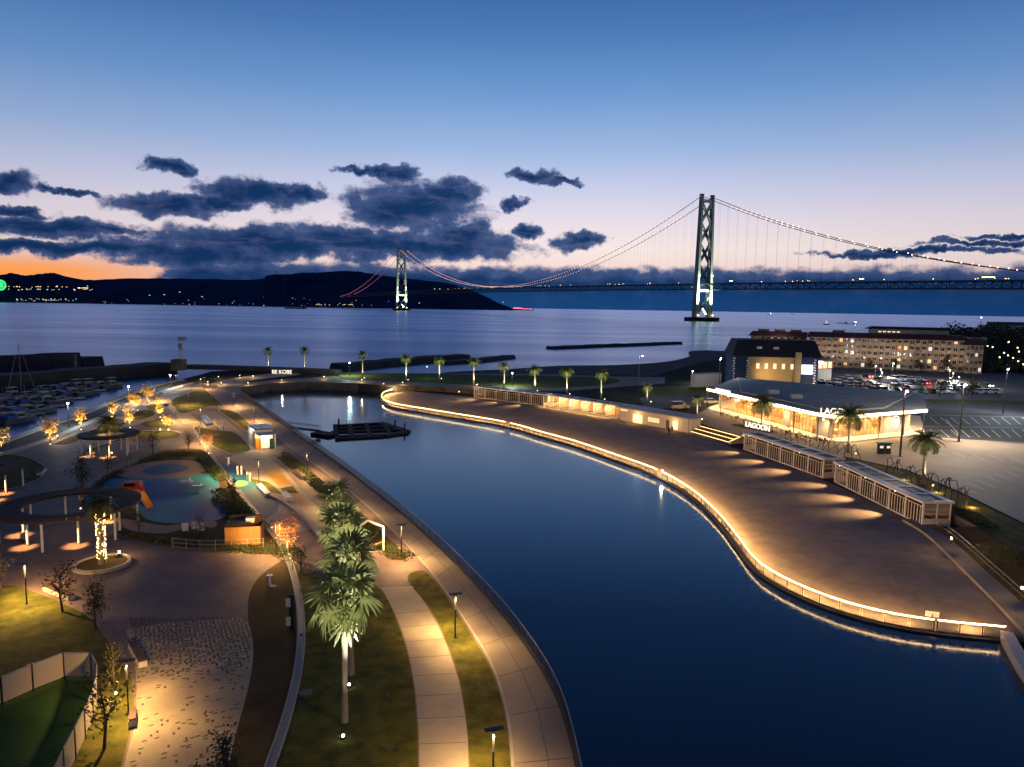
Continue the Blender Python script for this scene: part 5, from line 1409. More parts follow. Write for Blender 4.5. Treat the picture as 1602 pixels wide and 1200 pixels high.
for p in [K0.lerp(K1, f) for f in (.01, .16, .82, .99)] + [K2.lerp(K3, f) for f in (.02, .4, .72, .985)]:
    part('canopy_post', B().tube([(p.x, p.y + .5, ZT + .2), (p.x, p.y + .5, ZR)], .1, 8), 'dgrey', t, True)
# upper roof box
ub = [G(1240, 656, ZT), G(1330, 668, ZT), G(1432, 660, ZT), G(1432, 648, ZT), G(1300, 636, ZT), G(1160, 628, ZT)]
part('upper_roof', B().prism([(p.x, p.y) for p in offs(edge, 5.0)[2:-3]] + [(back1.x, back1.y + 4), (back0.x + 2, back0.y + 5)], ZR + .36, ZR + .62), 'roofl', t, True)
part('roof_deck', B().prism([(p.x, p.y) for p in offs(edge, 5.3)[2:-3]] + [(back1.x, back1.y + 3.6), (back0.x + 2.4, back0.y + 4.7)], ZR + .625, ZR + .66), 'roofg', t, True)
for f in (.35, .55): 
    p = K0.lerp(K1, f) + Vector((9, 4, 0)); part('rooftop_unit', B().box((p.x, p.y, ZR + 1.1), (2.4, 1.4, 1.0), ), 'steel', t, True)
dA = (K1 - K0); angA = math.atan2(dA.y, dA.x); dB = (K3 - K2); angB = math.atan2(dB.y, dB.x)
p = K0.lerp(K1, .17); b = B()
for k in range(9): b.box((k * .75 - 3, 0, .3), (.5, .08, .55))
o = part('left_sign', b, 'gsign', t); o.location = p - K0 + Vector((0, 0, ZR - ZT + .62)); o.rotation_euler = (0, 0, angA)
p = K1.lerp(K2, .75); text_obj('roof_sign', 'LAGOON', 1.6, .08, 'gsign', t, p - K0 + Vector((-.5, .4, ZR - ZT + .66)), (R(90), 0, (angA * .35 + angB * .65)))
p = K2.lerp(K3, .80); nrm = Vector((math.sin(angB), -math.cos(angB), 0))
for r_, m_, o_ in ((1.25, 'gsign', 3.40), (.95, 'wood', 3.36), (.72, 'gsign', 3.32)):
    b = B(); c0 = p - nrm * o_ + Vector((0, 0, 2.5)); tg = Vector((math.cos(angB), math.sin(angB), 0)); nn = 20
    b.add([c0 + tg * math.cos(2 * math.pi * i / nn) * r_ + Vector((0, 0, math.sin(2 * math.pi * i / nn) * r_)) for i in range(nn)] + [c0 - nrm * .05 + tg * math.cos(2 * math.pi * i / nn) * r_ + Vector((0, 0, math.sin(2 * math.pi * i / nn) * r_)) for i in range(nn)],
          [tuple(range(nn)), tuple(range(2 * nn - 1, nn - 1, -1))] + [(i, (i + 1) % nn, nn + (i + 1) % nn, nn + i) for i in range(nn)])
    part('round_emblem', b, m_, t, True)
# ground letters, terrace tables
dd = G(1215, 678, ZT) - G(1150, 664, ZT); g0 = G(1183, 672, ZT)
gl = thing('letter_sign', 'white lit ground letters reading LAGOON in the terrace planter', 'sign', g0)
text_obj('letters', 'LAGOON', 1.6, .10, 'gsign', gl, (0, -.6, .25), (R(90), 0, math.atan2(dd.y, dd.x)))
part('base', B().box((0, -.6, .12), (7.0, .5, .24), math.atan2(dd.y, dd.x)), 'dgrey', gl)
def table_proto():
    t = thing('terrace_table', 'x', 'table'); part('tabletop', B().tube([(0, 0, .72), (0, 0, .76)], .5, 10), 'wood', t); part('stem', B().tube([(0, 0, 0), (0, 0, .72)], .05, 6), 'black', t); part('foot', B().tube([(0, 0, 0), (0, 0, .04)], .26, 8), 'black', t); return t
def chair_proto():
    t = thing('terrace_chair', 'x', 'chair'); part('seat', B().box((0, 0, .44), (.45, .45, .05)), 'brown', t); part('backrest', B().box((0, .21, .7), (.45, .05, .42)), 'brown', t)
    for x in (-.19, .19):
        for y in (-.19, .19): part('leg', B().box((x, y, .21), (.04, .04, .42)), 'black', t)
    return t
tp, ft, cp, fc = table_proto(), [True], chair_proto(), [True]
for i, p in enumerate(resample([q for q in offs(edge, -2.2)][3:14], n=7)):
    q = Vector((p.x, p.y, ZT + .006)); place(tp, ft, q, 0, 'round cafe table on the restaurant terrace under the glowing canopy', 'terrace cafe tables')
    for k in range(3):
        a = k * 2.1 + i; place(cp, fc, q + Vector((math.sin(a) * -.8, math.cos(a) * .8, 0)), a, 'brown chair drawn up to a restaurant terrace table', 'terrace cafe chairs')
# ================================================================ branching metal fences
def branch_fence(lab, pts, h, seed):
    rr = random.Random(seed); w = resample([G(x, y, ZT) for x, y in pts], step=1.5); t = thing('branching_fence', lab, 'fence', w[0], 0, 'branching metal fences')
    prev = None
    for i, p in enumerate(w):
        hh = h * rr.uniform(.7, 1.1); lean = Vector((rr.uniform(-.5, .5), rr.uniform(-.4, .4), hh)); top = p + lean
        part('stem', B().tube([p, p + lean * .5 + Vector((rr.uniform(-.3, .3), 0, 0)), top], [.07, .06, .05], 5), 'brown', t, True)
        if prev:
            part('branch', B().tube([prev[1], (prev[1] + top) / 2 + Vector((0, rr.uniform(-.4, .4), rr.uniform(.1, .5))), p + lean * .55], .05, 5), 'brown', t, True)
            part('branch', B().tube([prev[0] + prev[2] * .35, top + Vector((.5, .2, .25))], .045, 5), 'brown', t, True)
        prev = (p, top, lean)
    for i in range(2, len(w), 5): spot(t, w[i] - w[0] + Vector((.5, -.6, .3)), 22, WARM, kind='POINT', rad=.1)
branch_fence('dark branching metal fence behind the upper cabins towards the restaurant', [(1228, 694), (1262, 702), (1300, 712), (1345, 722)], 2.3, 3)
branch_fence('dark branching metal fence along the pale lot behind the lower cabins', [(1385, 742), (1420, 754), (1460, 770), (1510, 792)], 2.5, 5)
branch_fence('short dark branching fence behind the white beach building', [(1040, 642), (1080, 648)], 1.8, 7)
c = G(1377, 710, ZT); t = thing('ticket_machine', 'pair of grey-green ticket machines under a small hood at the lot edge', 'machine', c)
for k in (0, 1):
    m_ = part('cabinet', B().box((k * 1.2, 0, .9), (.95, .7, 1.8)), 'dgrey', t); link('screen', B().box((k * 1.2, -.37, 1.3), (.6, .04, .4)).mesh('screen', 'gwinw'), m_)
part('hood', B().box((.6, 0, 2.0), (2.5, 1.1, .16)), 'teal', t)

# ================================================================ hotel
def at_ground(px, D):
    d = ray(px, 520); t = D / d.y; return Vector((d.x * t, D, ZT))
hA, hB = at_ground(1268, 322), at_ground(1512, 300)
def hotel_block(lab, P, Q, depth, floors, bays, H, seed, roofname='roof', lit=.1, ornate=True):
    L, ang = frame2(P, Q); t = thing('hotel', lab, 'building', P, ang); rr = random.Random(seed)
    part('wall', B().box((L / 2, depth / 2, H / 2), (L, depth, H)), 'hotel', t)
    fh = H / floors; w = L / bays
    wm = {k: B().box((0, -.03, 0), (w * .52, .12, fh * .56)).mesh('window', k) for k in ('wglass', 'gwinw', 'gwin', 'gorg')}
    fm = B().box((0, -.02, fh * .31), (w * .60, .2, .14)).box((0, -.02, -fh * .31), (w * .60, .2, .14)).box((0, -.05, 0), (.1, .2, fh * .56)).mesh('window_frame', 'offw')
    bm = B().box((0, -.8, 0), (w * .94, 1.6, .16)).box((0, -1.55, .62), (w * .94, .12, 1.1)).box((-w * .46, -.75, fh * .45), (.14, 1.5, fh * .9)).box((w * .46, -.75, .62), (.12, 1.5, 1.1)).mesh('balcony', 'hotel')
    for f in range(floors):
        for k in range(bays):
            x, z = (k + .5) * w, (f + .56) * fh; r_ = rr.random()
            kind = 'wglass' if r_ > lit else rr.choice(('gwinw', 'gwinw', 'gwin', 'gorg'))
            o = link('window', wm[kind], t, (x, 0, z)); link('window_frame', fm, o)
            if (k + f) % 2 == 0: link('balcony', bm, t, (x, 0, f * fh + .12))
    for k in range(0, bays + 1, 3): part('pilaster', B().box((k * w, -.12, H / 2), (.5, .3, H)), 'hotel', t)
    r = part('roof', B().add([(-1.5, -1.8, H), (L + 1.5, -1.8, H), (L + 1.5, depth + 1.5, H), (-1.5, depth + 1.5, H), (0, 2.5, H + 2.0), (L, 2.5, H + 2.0), (L, depth - 2, H + 2.0), (0, depth - 2, H + 2.0)],
              [(3, 2, 1, 0), (4, 5, 6, 7), (0, 1, 5, 4), (1, 2, 6, 5), (2, 3, 7, 6), (3, 0, 4, 7)]), 'hroof', t)
    for x in (.2, .5, .8): link('rooftop_unit', B().box((L * x, depth * .5, H + 2.5), (5, 3, 1.2)).mesh('rooftop_unit', 'dgrey'), r)
    return t, L, depth, H
def hfac(px, D, py): return HT(at_ground(px, D), px, py)
Hh = hfac(1390, 311, 530)
t, L, dp, H = hotel_block('long beige hotel with rows of balconies and a red-brown roof behind the full car park', hA, hB, 16, 5, 26, Hh, 5, lit=.09)
# raised penthouse roof of the hotel
part('penthouse', B().box((L * .66, 9, H + 3.0), (L * .50, 9, 2.2)), 'dgrey', t); part('penthouse_roof', B().add([(L * .38, 2.5, H + 4.1), (L * .94, 2.5, H + 4.1), (L * .94, 15, H + 4.1), (L * .38, 15, H + 4.1), (L * .42, 5, H + 5.2), (L * .9, 5, H + 5.2), (L * .9, 13, H + 5.2), (L * .42, 13, H + 5.2)], [(3, 2, 1, 0), (4, 5, 6, 7), (0, 1, 5, 4), (1, 2, 6, 5), (2, 3, 7, 6), (3, 0, 4, 7)]), 'roofd', t)
for k in range(5): part('penthouse_lamp', B().box((L * (.47 + .03 * k), 4.4, H + 3.0), (1.2, .1, .5)), 'gwin', t)
for k in range(9): spot(t, (L * (.06 + .11 * k), -9, 4.5), 190, (1, .76, .56), 100, (L * (.06 + .11 * k), 0, 9), .8, .4)
P, Q = at_ground(1176, 345), at_ground(1262, 335)
t2, L2, _, H2 = hotel_block('beige hotel wing with a low hipped roof seen over the navy building', P, Q, 14, 5, 8, hfac(1220, 340, 526), 8, lit=.06)
spot(t2, (L2 * .5, -6, 14), 200, (1, .6, .3), kind='POINT', rad=.5)
P, Q = at_ground(1514, 297), at_ground(1541, 294)
hotel_block('lower stepped end wing of the beige hotel beside the wooded slope', P, Q, 12, 4, 4, hfac(1525, 295, 540), 12, lit=.2)
# ================================================================ navy building
nA, nB = G(1146, 606, ZT), G(1278, 610, ZT); L, ang = frame2(nA, nB)
t = thing('navy_building', 'navy blue hall with black roof, ochre front wall and five small lit windows', 'building', nA, ang); D = 16.0
H = HT(nA, 1146, 556); Hr = HT(nA, 1160, 529)
part('wall', B().box((L / 2, D / 2, H / 2), (L, D, H)), 'navy', t)
part('roof', B().add([(-.8, -.9, H), (L + .8, -.9, H), (L + .8, D, H), (-.8, D, H), (1.2, 2.2, Hr - .5), (L - .8, 2.2, Hr - .5), (L - .8, D - 2, Hr - .5), (1.2, D - 2, Hr - .5)], [(3, 2, 1, 0), (4, 5, 6, 7), (0, 1, 5, 4), (1, 2, 6, 5), (2, 3, 7, 6), (3, 0, 4, 7)]), 'roofd', t)
x0, x1 = L * .175, L * .72
part('ochre_wall', B().box(((x0 + x1) / 2, -.2, H * .5 - .1), (x1 - x0, .5, H - .3)), 'yell', t)
part('chimney_pilaster', B().box((L * .755, -.45, H * .57), (L * .07, .9, H * 1.14)), 'yell', t)
for k in range(5):
    x = x0 + (x1 - x0) * (.2 + .185 * k); f = part('window', B().box((x, -.47, H * .70), (1.15, .1, 1.9)), 'offw', t); link('pane', B().box((x, -.53, H * .70), (.9, .04, 1.6)).mesh('pane', 'gwin'), f)
qm = B().box((0, 0, 0), (.55, .5, .38)).mesh('quoin', 'white')
for x in (.0, L * .165, L * .955):
    for k in range(12): link('quoin', qm, t, (x + (.12 if k % 2 else -.05), -.25, .4 + k * H / 12.5))
part('lit_sign', B().box((L * .87, -.12, H * .62), (3.4, .22, 3.0)), glow('white_sign_panel', (.82, .85, 1.0), 2.2), t)
part('shop_window', B().box((L * .06, -.08, 1.2), (3.0, .12, .7)), 'gwinw', t)
for k in (.3, .5): part('skylight', B().box((L * k, .6, Hr - 3), (1.6, .3, .8)), 'steel', t)
spot(t, (L * .35, -7, 4), 420, (1, .72, .36), 110, (L * .45, 0, 5), .8, .3); spot(t, (L * .9, -4, 6), 90, (.8, .85, 1), kind='POINT', rad=.3); spot(t, (L * .95, -3, 1.5), 60, WARM, kind='POINT', rad=.3)
aA, aB = G(1281, 606, ZT), G(1312, 604, ZT); La, aa = frame2(aA, aB); t = thing('annex', 'small annex with an orange-lit upper veranda beside the navy building', 'building', aA + Vector((0, 6, 0)), aa)
part('wall', B().box((La / 2, 4, 2.6), (La, 8, 5.2)), 'offw', t); part('veranda', B().box((La / 2, 0, 6.7), (La, .2, 2.2)), 'gorg', t); part('upper_wall', B().box((La / 2, 4.2, 6.7), (La, 7.6, 3.0)), 'brown', t); part('roof', B().box((La / 2, 3.5, 8.5), (La + 2, 10, .5)), 'navy', t)
for k in range(5): part('veranda_post', B().box((La * k / 4, -.2, 6.7), (.2, .2, 3)), 'wood', t)
# sheds and walls in front of it
for k, (p, q, h, m_, lab) in enumerate([((1088, 606), (1128, 604), 4.2, 'offw', 'pale lit storage shed beside the flood lamp yard'), ((1184, 611), (1216, 612), 3.0, 'offw', 'pale corrugated fence panel before the ochre wall'), ((1218, 612), (1266, 613), 2.4, 'offw', 'low cream wall before the ochre facade')]):
    a, c = G(p[0], p[1], ZT), G(q[0], q[1], ZT); L, an = frame2(a, c); t = thing('shed', lab, 'shed', a, an)
    part('wall', B().box((L / 2, 1.2, h / 2), (L, 2.4, h)), m_, t); part('cap', B().box((L / 2, 1.2, h + .08), (L + .3, 2.7, .16)), 'dgrey', t)
    n = int(L / .9)
    for j in range(n): part('rib', B().box(((j + .5) * L / n, -.04, h / 2), (.12, .08, h)), 'offw', t)
# office on the slope and wooded hill
ob = A(1576, 520, 520); oL = 46
t = thing('office_block', 'pale office block with lit window bands above the dark trees', 'building', (ob.x - 12, 520, ZT))
Ho = HT(Vector((ob.x, 520, ZT)), 1576, 509)
part('wall', B().box((oL / 2, 8, Ho / 2), (oL, 16, Ho)), 'offw', t); part('roof', B().box((oL / 2 - 6, 8, Ho + 1.2), (oL * .5, 12, 2.4)), 'dgrey', t)
rr = random.Random(6)
for f in range(2):
    for k in range(12):
        if rr.random() < .75: part('window', B().box((6 + k * 3.2, -.1, Ho - 4.5 - f * 4), (2.3, .2, 1.6)), 'gwinw', t)
b = B()
hx0 = at_ground(1528, 300).x
for i in range(17):
    for j in range(9):
        x = hx0 + i * 9 + j * 5; y = 300 + j * 20; u = min(1, i / 5); b.v.append((x, y, ZT - .1 + 13 * u * min(1, .25 + j / 5) + rnd.uniform(-.6, .6) * (u > 0)))
for i in range(16):
    for j in range(8): o = i * 9 + j; b.f.append((o, o + 9, o + 10, o + 1))
struct('wooded_slope', b, 'earth', smooth=True)
b = B(); rr = random.Random(77)
for k in range(16000):
    i = rr.uniform(0, 15); j = rr.uniform(0, 7.9); x = hx0 + i * 9 + j * 5; y = 300 + j * 20; u = min(1, i / 5); z = ZT + 13 * u * min(1, .25 + j / 5) + rr.random() * (4 + 3.5 * math.sin(i * 3.1 + j * 2) * math.sin(j * 4.3 + i))
    n = Vector((rr.gauss(0, 1), rr.gauss(0, 1), rr.gauss(0, 1))).normalized(); q = n.orthogonal().normalized() * rr.uniform(.4, .9); w = n.cross(q); c = Vector((x, y, z)); b.add([c - q, c - w, c + q, c + w], [(0, 1, 2, 3)])
struct('slope_wood', b, 'leafd', kind='stuff')
for k, (px, py) in enumerate([(1545, 541), (1553, 543), (1578, 535), (1592, 544), (1594, 550), (1571, 552), (1577, 556), (1564, 559), (1585, 560), (1593, 565), (1601, 570), (1610, 555)]):
    c = A(px, py, 330 - k * 3); tt_ = thing('slope_lamp', 'small lamp among the dark trees of the slope', 'street lamp', (c.x, c.y, c.z - 3), 0, 'lamps on the wooded slope')
    part('pole', B().tube([(0, 0, -6), (0, 0, 3)], .08, 5), 'dgrey', tt_); part('lamp_head', B().sphere((0, 0, 3), .3, 6, 4), 'gintw' if k != 2 else 'gsod', tt_)

# ================================================================ cars
paint = [mat('car_paint_white', (.62, .62, .62), .3, spec=.6), mat('car_paint_silver', (.32, .33, .35), .3, spec=.6, metal=.3), mat('car_paint_black', (.02, .02, .024), .25, spec=.6), mat('car_paint_navy', (.025, .035, .08), .3, spec=.6), mat('car_paint_red', (.22, .02, .02), .3, spec=.6)]
tyre = mat('tyre_rubber', (.02, .02, .02), .8)
def car_proto(pm, van=False):
    t = thing('parked_car', 'x', 'car'); hb = 1.0 if not van else 1.15; ht = 1.5 if not van else 1.95
    prof = [(-2.2, .32), (-2.2, .85), (-2.1, hb), (1.0, hb), (2.0, hb - .18), (2.2, .62), (2.2, .32)] if not van else [(-2.3, .32), (-2.3, 1.0), (-2.28, hb), (1.5, hb), (2.15, hb - .2), (2.3, .7), (2.3, .32)]
    def ext(pr, w0, w1=None):
        w1 = w1 or w0; n = len(pr); b = B(); b.v = [(x, -w0, z) for x, z in pr] + [(x, w1, z) for x, z in pr]
        b.f = [tuple(range(n)), tuple(range(2 * n - 1, n - 1, -1))] + [(i, n + i, n + (i + 1) % n, (i + 1) % n) for i in range(n)]; return b
    part('body', ext(prof, .84), paint[pm], t)
    c0, c1, c2, c3 = (-1.9, -1.45, .35, 1.05) if not van else (-2.25, -2.1, .9, 1.6)
    part('cabin', B().add([(c0, -.78, hb), (c3, -.78, hb), (c3, .78, hb), (c0, .78, hb), (c1, -.62, ht), (c2, -.62, ht), (c2, .62, ht), (c1, .62, ht)], [(4, 5, 6, 7), (0, 1, 5, 4), (1, 2, 6, 5), (2, 3, 7, 6), (3, 0, 4, 7)]), 'wglass', t)
    part('roof', B().box(((c1 + c2) / 2, 0, ht + .02), (c2 - c1 + .1, 1.3, .06)), paint[pm], t)
    for x in (-1.4, 1.4):
        for y in (-.82, .82):
            w = part('wheel', B().tube([(x, y - .09, .32), (x, y + .09, .32)], .32, 10), tyre, t)
    for y in (-.6, .6):
        part('headlight', B().box((prof[-1][0] + .01, y, .66), (.06, .34, .14)), 'white', t); part('tail_light', B().box((prof[0][0] - .01, y, .8), (.06, .24, .2)), 'red', t)
    return t
names = ['white', 'silver', 'black', 'navy', 'red']
cprot = {(c, v): car_proto(c, v) for c, v in ((0, False), (1, False), (2, False), (3, False), (4, False), (0, True), (1, True))}; cflag = {k: [True] for k in cprot}
rr = random.Random(14); ncar = 0
dirx = (G(1560, 600, ZT) - G(1300, 598, ZT)).normalized(); diry = Vector((-dirx.y, dirx.x, 0)); org = G(1322, 614, ZT)
angc = math.atan2(diry.y, diry.x)
for row in range(6):
    for k in range(17):
        p = org + dirx * (k * 3.1 + (row % 2) * .6) + diry * (row * 7.2 + (1.8 if row % 2 else 0))
        if rr.random() < .22 or k in (5 + row, 12): continue
        key = rr.choice([(0, False), (0, False), (1, False), (2, False), (3, False), (0, True), (1, True), (4, False), (2, False)])
        lab = '%s %s in the full car park' % (names[key[0]], 'van' if key[1] else 'car') + (', row beside the road verge', ', second row from the road verge', ', third row from the road verge', ', third row from the hotel', ', second row from the hotel', ', row along the hotel trees')[row]
        o = place(cprot[key], cflag[key], p + Vector((0, 0, .02)), angc + (math.pi if rr.random() < .5 else 0) + rr.uniform(-.04, .04), lab, 'cars in the full car park')
        o['category'] = 'van' if key[1] else 'car'
for px, py, key, lab, a in [(1063, 640, (0, True), 'white van parked on the road behind the beach building', .2), (1112, 632, (1, False), 'silver car on the road beside the restaurant canopy end', .15), (1297, 606, (0, True), 'white van parked at the corner of the navy building', 1.2), (1302, 612, (0, False), 'white car parked behind the white van at the navy building', 1.2), (1262, 612, (1, False), 'silver car standing under the lit white sign', 0.2), (1594, 664, (2, True), 'x', 0)]:
    if key == (2, True): continue
    o = copy_tree(cprot[key]); o.location = G(px, py, ZT + .02); o.rotation_euler = (0, 0, a); o['label'] = lab; o['group'] = 'single parked cars'; o['category'] = 'van' if key[1] else 'car'
# two cars with lamps on
for px, py, lab, gm, xs, a in [(1357, 591, 'car braking with bright red tail lamps in the full car park', 'gtail', -2.25, 0), (1446, 602, 'car with red tail lamps at the end of the car park', 'gtail', -2.25, 0), (1543, 606, 'car with headlamps on leaving under the wooded slope', 'ghead', 2.25, 0), (1488, 598, 'car with white headlamps shining in the car park', 'ghead', 2.25, 0), (1327, 593, 'car with white headlamps entering the car park', 'ghead', 2.25, 0)]:
    o = copy_tree(cprot[(2, False)]); o.location = G(px, py, ZT + .02); o.rotation_euler = (0, 0, angc + (0 if gm == 'gtail' else math.pi)); o['label'] = lab; o['group'] = 'cars with lamps on'
    for y in (-.6, .6): part('lit_lamp', B().box((xs - math.copysign(.0, xs), y, .78), (.1, .4, .24)), gm, o)
    spot(o, (xs * 1.25, 0, .8), 60 if gm == 'gtail' else 130, (1, .05, .03) if gm == 'gtail' else (1, .95, .85), kind='POINT', rad=.3)
for k, (px, py) in enumerate([(1330, 624), (1368, 627), (1404, 628), (1440, 622), (1470, 620), (1520, 622), (1400, 580), (1440, 582), (1480, 584), (1360, 582)]):
    tree(px, py, py - 20 - (k % 3) * 5, DT[1], 'round dark tree at the edge of the full car park', 'car park trees', k, z=ZT, name='parkside_tree', wide=1.3)

# ================================================================ marina
def boat_proto(kind):
    t = thing('moored_boat', 'x', 'boat')
    part('hull', hull(B(), (0, 0, 0), 8.5, 2.8, 1.2, z0=-.2), 'boat', t)
    part('deck', B().box((-1, 0, 1.02), (5.5, 2.0, .06)), 'offw', t)
    part('cabin', B().add([(-2, -.95, 1.0), (1.8, -.8, 1.0), (1.8, .8, 1.0), (-2, .95, 1.0), (-1.8, -.8, 2.3 if kind else 1.9), (.9, -.6, 2.3 if kind else 1.9), (.9, .6, 2.3 if kind else 1.9), (-1.8, .8, 2.3 if kind else 1.9)], [(4, 5, 6, 7), (0, 1, 5, 4), (1, 2, 6, 5), (2, 3, 7, 6), (3, 0, 4, 7)]), 'boat', t)
    part('windscreen', B().add([(1.88, -.75, 1.1), (1.88, .75, 1.1), (1.02, .6, 2.1 if kind else 1.8), (1.02, -.6, 2.1 if kind else 1.8)], [(0, 1, 2, 3)]), 'wglass', t)
    part('side_window', B().box((-.4, -.9, 1.65), (1.8, .1, .4)), 'wglass', t); part('side_window', B().box((-.4, .9, 1.65), (1.8, .1, .4)), 'wglass', t)
    if kind == 1: part('fly_bridge', B().box((-.6, 0, 3.3), (2.6, 1.8, .12)).box((-1.7, -.8, 2.8), (.08, .08, 1)).box((-1.7, .8, 2.8), (.08, .08, 1)).box((.4, -.7, 2.8), (.08, .08, 1)).box((.4, .7, 2.8), (.08, .08, 1)), 'boat', t)
    if kind == 2: part('cover', B().box((-2.6, 0, 1.4), (2.6, 2.1, .7)), 'blue', t)
    part('outboard', B().box((-4.4, 0, .6), (.5, .5, 1.2)), 'black', t)
    return t
bpr = [boat_proto(k) for k in range(3)]; bfl = [[True], [True], [True]]; rr = random.Random(19)
BT = ['plain white motor boat', 'white motor boat with raised fly bridge', 'white boat with blue cover']
for row, (y0, x0_, x1_) in enumerate([(613, 60, 185), (622, 10, 150), (633, 0, 105), (646, -10, 75), (658, -10, 40)]):
    n = 7 - row
    for k in range(n):
        px = x0_ + (x1_ - x0_) * (k + .5) / n; kd = rr.choice((0, 0, 1, 2)); c = G(px, y0 - .055 * (px - 60) , 0.1)
        place(bpr[kd], bfl[kd], c, R(70) + rr.uniform(-.15, .15), BT[kd] + (' in the berth row under the breakwater', ' in the second berth row from the breakwater', ' in the middle berth row abreast of the yachts', ' in the second berth row from the quay road', ' in the berth row along the quay road')[row], 'boats in the marina')
for k in range(4):
    p, q = G(-10, 618 + k * 12, .4), G(165 - k * 32, 610 + k * 12, .4); L, an = frame2(p, q); t = thing('pontoon', 'grey floating pontoon between the moored boats', 'pontoon', p, an, 'marina pontoons')
    part('deck', B().box((L / 2, 0, 0), (L, 1.8, .3)), 'steel', t)
    for j in range(int(L / 9)): part('pile', B().tube([(j * 9 + 2, 1.1, -1.5), (j * 9 + 2, 1.1, 2.2)], .15, 6), 'dgrey', t)
c = G(30, 634, .1); t = thing('sailing_yacht', 'sailing yacht with a tall bare mast in the marina', 'boat', c, R(70))
hm = HT(c, 23, 537)
part('hull', hull(B(), (0, 0, 0), 11, 3.2, 1.3, z0=-.2), 'boat', t); part('cabin', B().box((-.3, 0, 1.35), (3.6, 1.6, .6)), 'boat', t); part('mast', B().tube([(.8, 0, 1), (.8, 0, hm)], [.12, .08], 6), 'boat', t); part('boom', B().beam((.8, 0, 2.3), (-3.6, 0, 2.4), .14), 'boat', t)
for s_ in (-1, 1): part('stay', B().tube([(.8 + s_ * 4.4, 0, 1.3), (.8, 0, hm)], .025, 4), 'steel', t)
c = G(36, 634, .1); t = thing('sailing_yacht', 'small yacht with a short mast beside the tall-masted yacht', 'boat', c, R(72)); hm = HT(c, 34, 602)
part('hull', hull(B(), (0, 0, 0), 8, 2.6, 1.1, z0=-.2), 'boat', t); part('mast', B().tube([(.6, 0, .8), (.6, 0, hm)], .09, 6), 'boat', t); part('furled_sail', B().tube([(.6, 0, 1.9), (-2.6, 0, 2.0)], .2, 6), 'offw', t)

# ================================================================ signal tower, letters, pontoon in the lagoon
bs = G(280, 579, ZP); hb_ = HT(bs, 281, 562); ht_ = HT(bs, 285, 531)
t = thing('signal_tower', 'harbour signal tower with a radar box on its head at the point', 'tower', bs)
part('base_block', B().box((0, 0, hb_ / 2), (4.0, 4.0, hb_)), 'conc', t); part('shaft', B().tube([(.9, 0, hb_), (.9, 0, ht_)], [.5, .4], 8), 'steel', t)
part('head_box', B().box((1.6, 0, ht_ + .3), (2.6, 1.4, 1.3)), 'steel', t); part('dish', B().sphere((.9, -.4, ht_ - 2.2), .9, 8, 6, (1, .5, 1)), 'steel', t); part('gallery', B().box((.9, 0, ht_ - 3.4), (1.8, 1.8, .15)), 'dgrey', t)
c = G(441, 585, ZP); t = thing('letter_sign', 'lit white letters reading BE KOBE on the bank of the point', 'sign', c)
hk = HT(c, 441, 577); text_obj('letters', 'BE KOBE', hk * 1.0, .06, 'gsign', t, (0, 0, .15), (R(90), 0, .05)); part('base', B().box((0, 0, .08), (6.6, 1.2, .16)), 'offw', t)
root = thing('floating_dock', 'dark floating dock of linked rafts moored in the lagoon', 'dock', G(560, 676, ZL))
def raft(px, m='black', h=.45, wid=.9):
    w = [G(x, y, ZL + .02) for x, y in px]
    for i in range(len(w) - 1): part('float', B().beam(w[i] + Vector((0, 0, h / 2 - .1)), w[i + 1] + Vector((0, 0, h / 2 - .1)), wid, h), m, root, True)
dm = mat('weathered_float', (.035, .032, .034), .8, var=.3, scale=1)
raft([(494, 679), (522, 683)], dm, .6, 3.0); raft([(524, 667), (598, 663)], dm); raft([(522, 672), (612, 668)], dm); raft([(518, 677), (620, 674)], dm); raft([(524, 684), (612, 681)], dm); raft([(528, 688), (600, 684)], dm)
for x0_, y0_, x1_, y1_ in ((524, 666, 528, 689), (546, 666, 552, 687), (572, 664, 580, 685), (598, 662, 612, 682)): raft([(x0_, y0_), (x1_, y1_)], dm)
raft([(598, 664), (620, 671), (636, 677)], dm, .5, 2.0); raft([(600, 683), (618, 680), (636, 678)], dm, .5, 2.0)
pmesh = B().box((0, 0, .55), (.06, .06, 1.1)).mesh('rail_post', 'dgrey')
for k in range(20):
    p = G(524 + k * 4.6, 666 - k * .2, ZL + .3); link('rail_post', pmesh, root, p - root.location)
part('rail', B().beam(G(524, 666, ZL + .3) + Vector((0, 0, 1.05)), G(612, 662, ZL + .3) + Vector((0, 0, 1.05)), .04), 'dgrey', root, True)
for px, py in ((618, 668), (633, 674), (530, 666)): c = G(px, py, ZL + .3); part('mooring_post', B().tube([c, c + Vector((0, 0, 1.6))], .2, 6), dm, root, True)
ga, gb = G(450, 668, ZP - .1), G(500, 674, ZL + 1.0); gt = thing('gangway', 'narrow steel gangway from promenade down to the floating dock', 'gangway', ga)
part('deck', B().beam(ga, gb, 1.6, .4), 'black', gt, True)
for s_ in (-.6, .6):
    o_ = Vector((0, s_, 1.0)); part('handrail', B().beam(ga + o_, gb + o_, .09), 'black', gt, True)
    for k in range(9): e = ga.lerp(gb, k / 8) + Vector((0, s_, 0)); part('rail_post', B().beam(e, e + Vector((0, 0, 1.0)), .05), 'dgrey', gt, True)

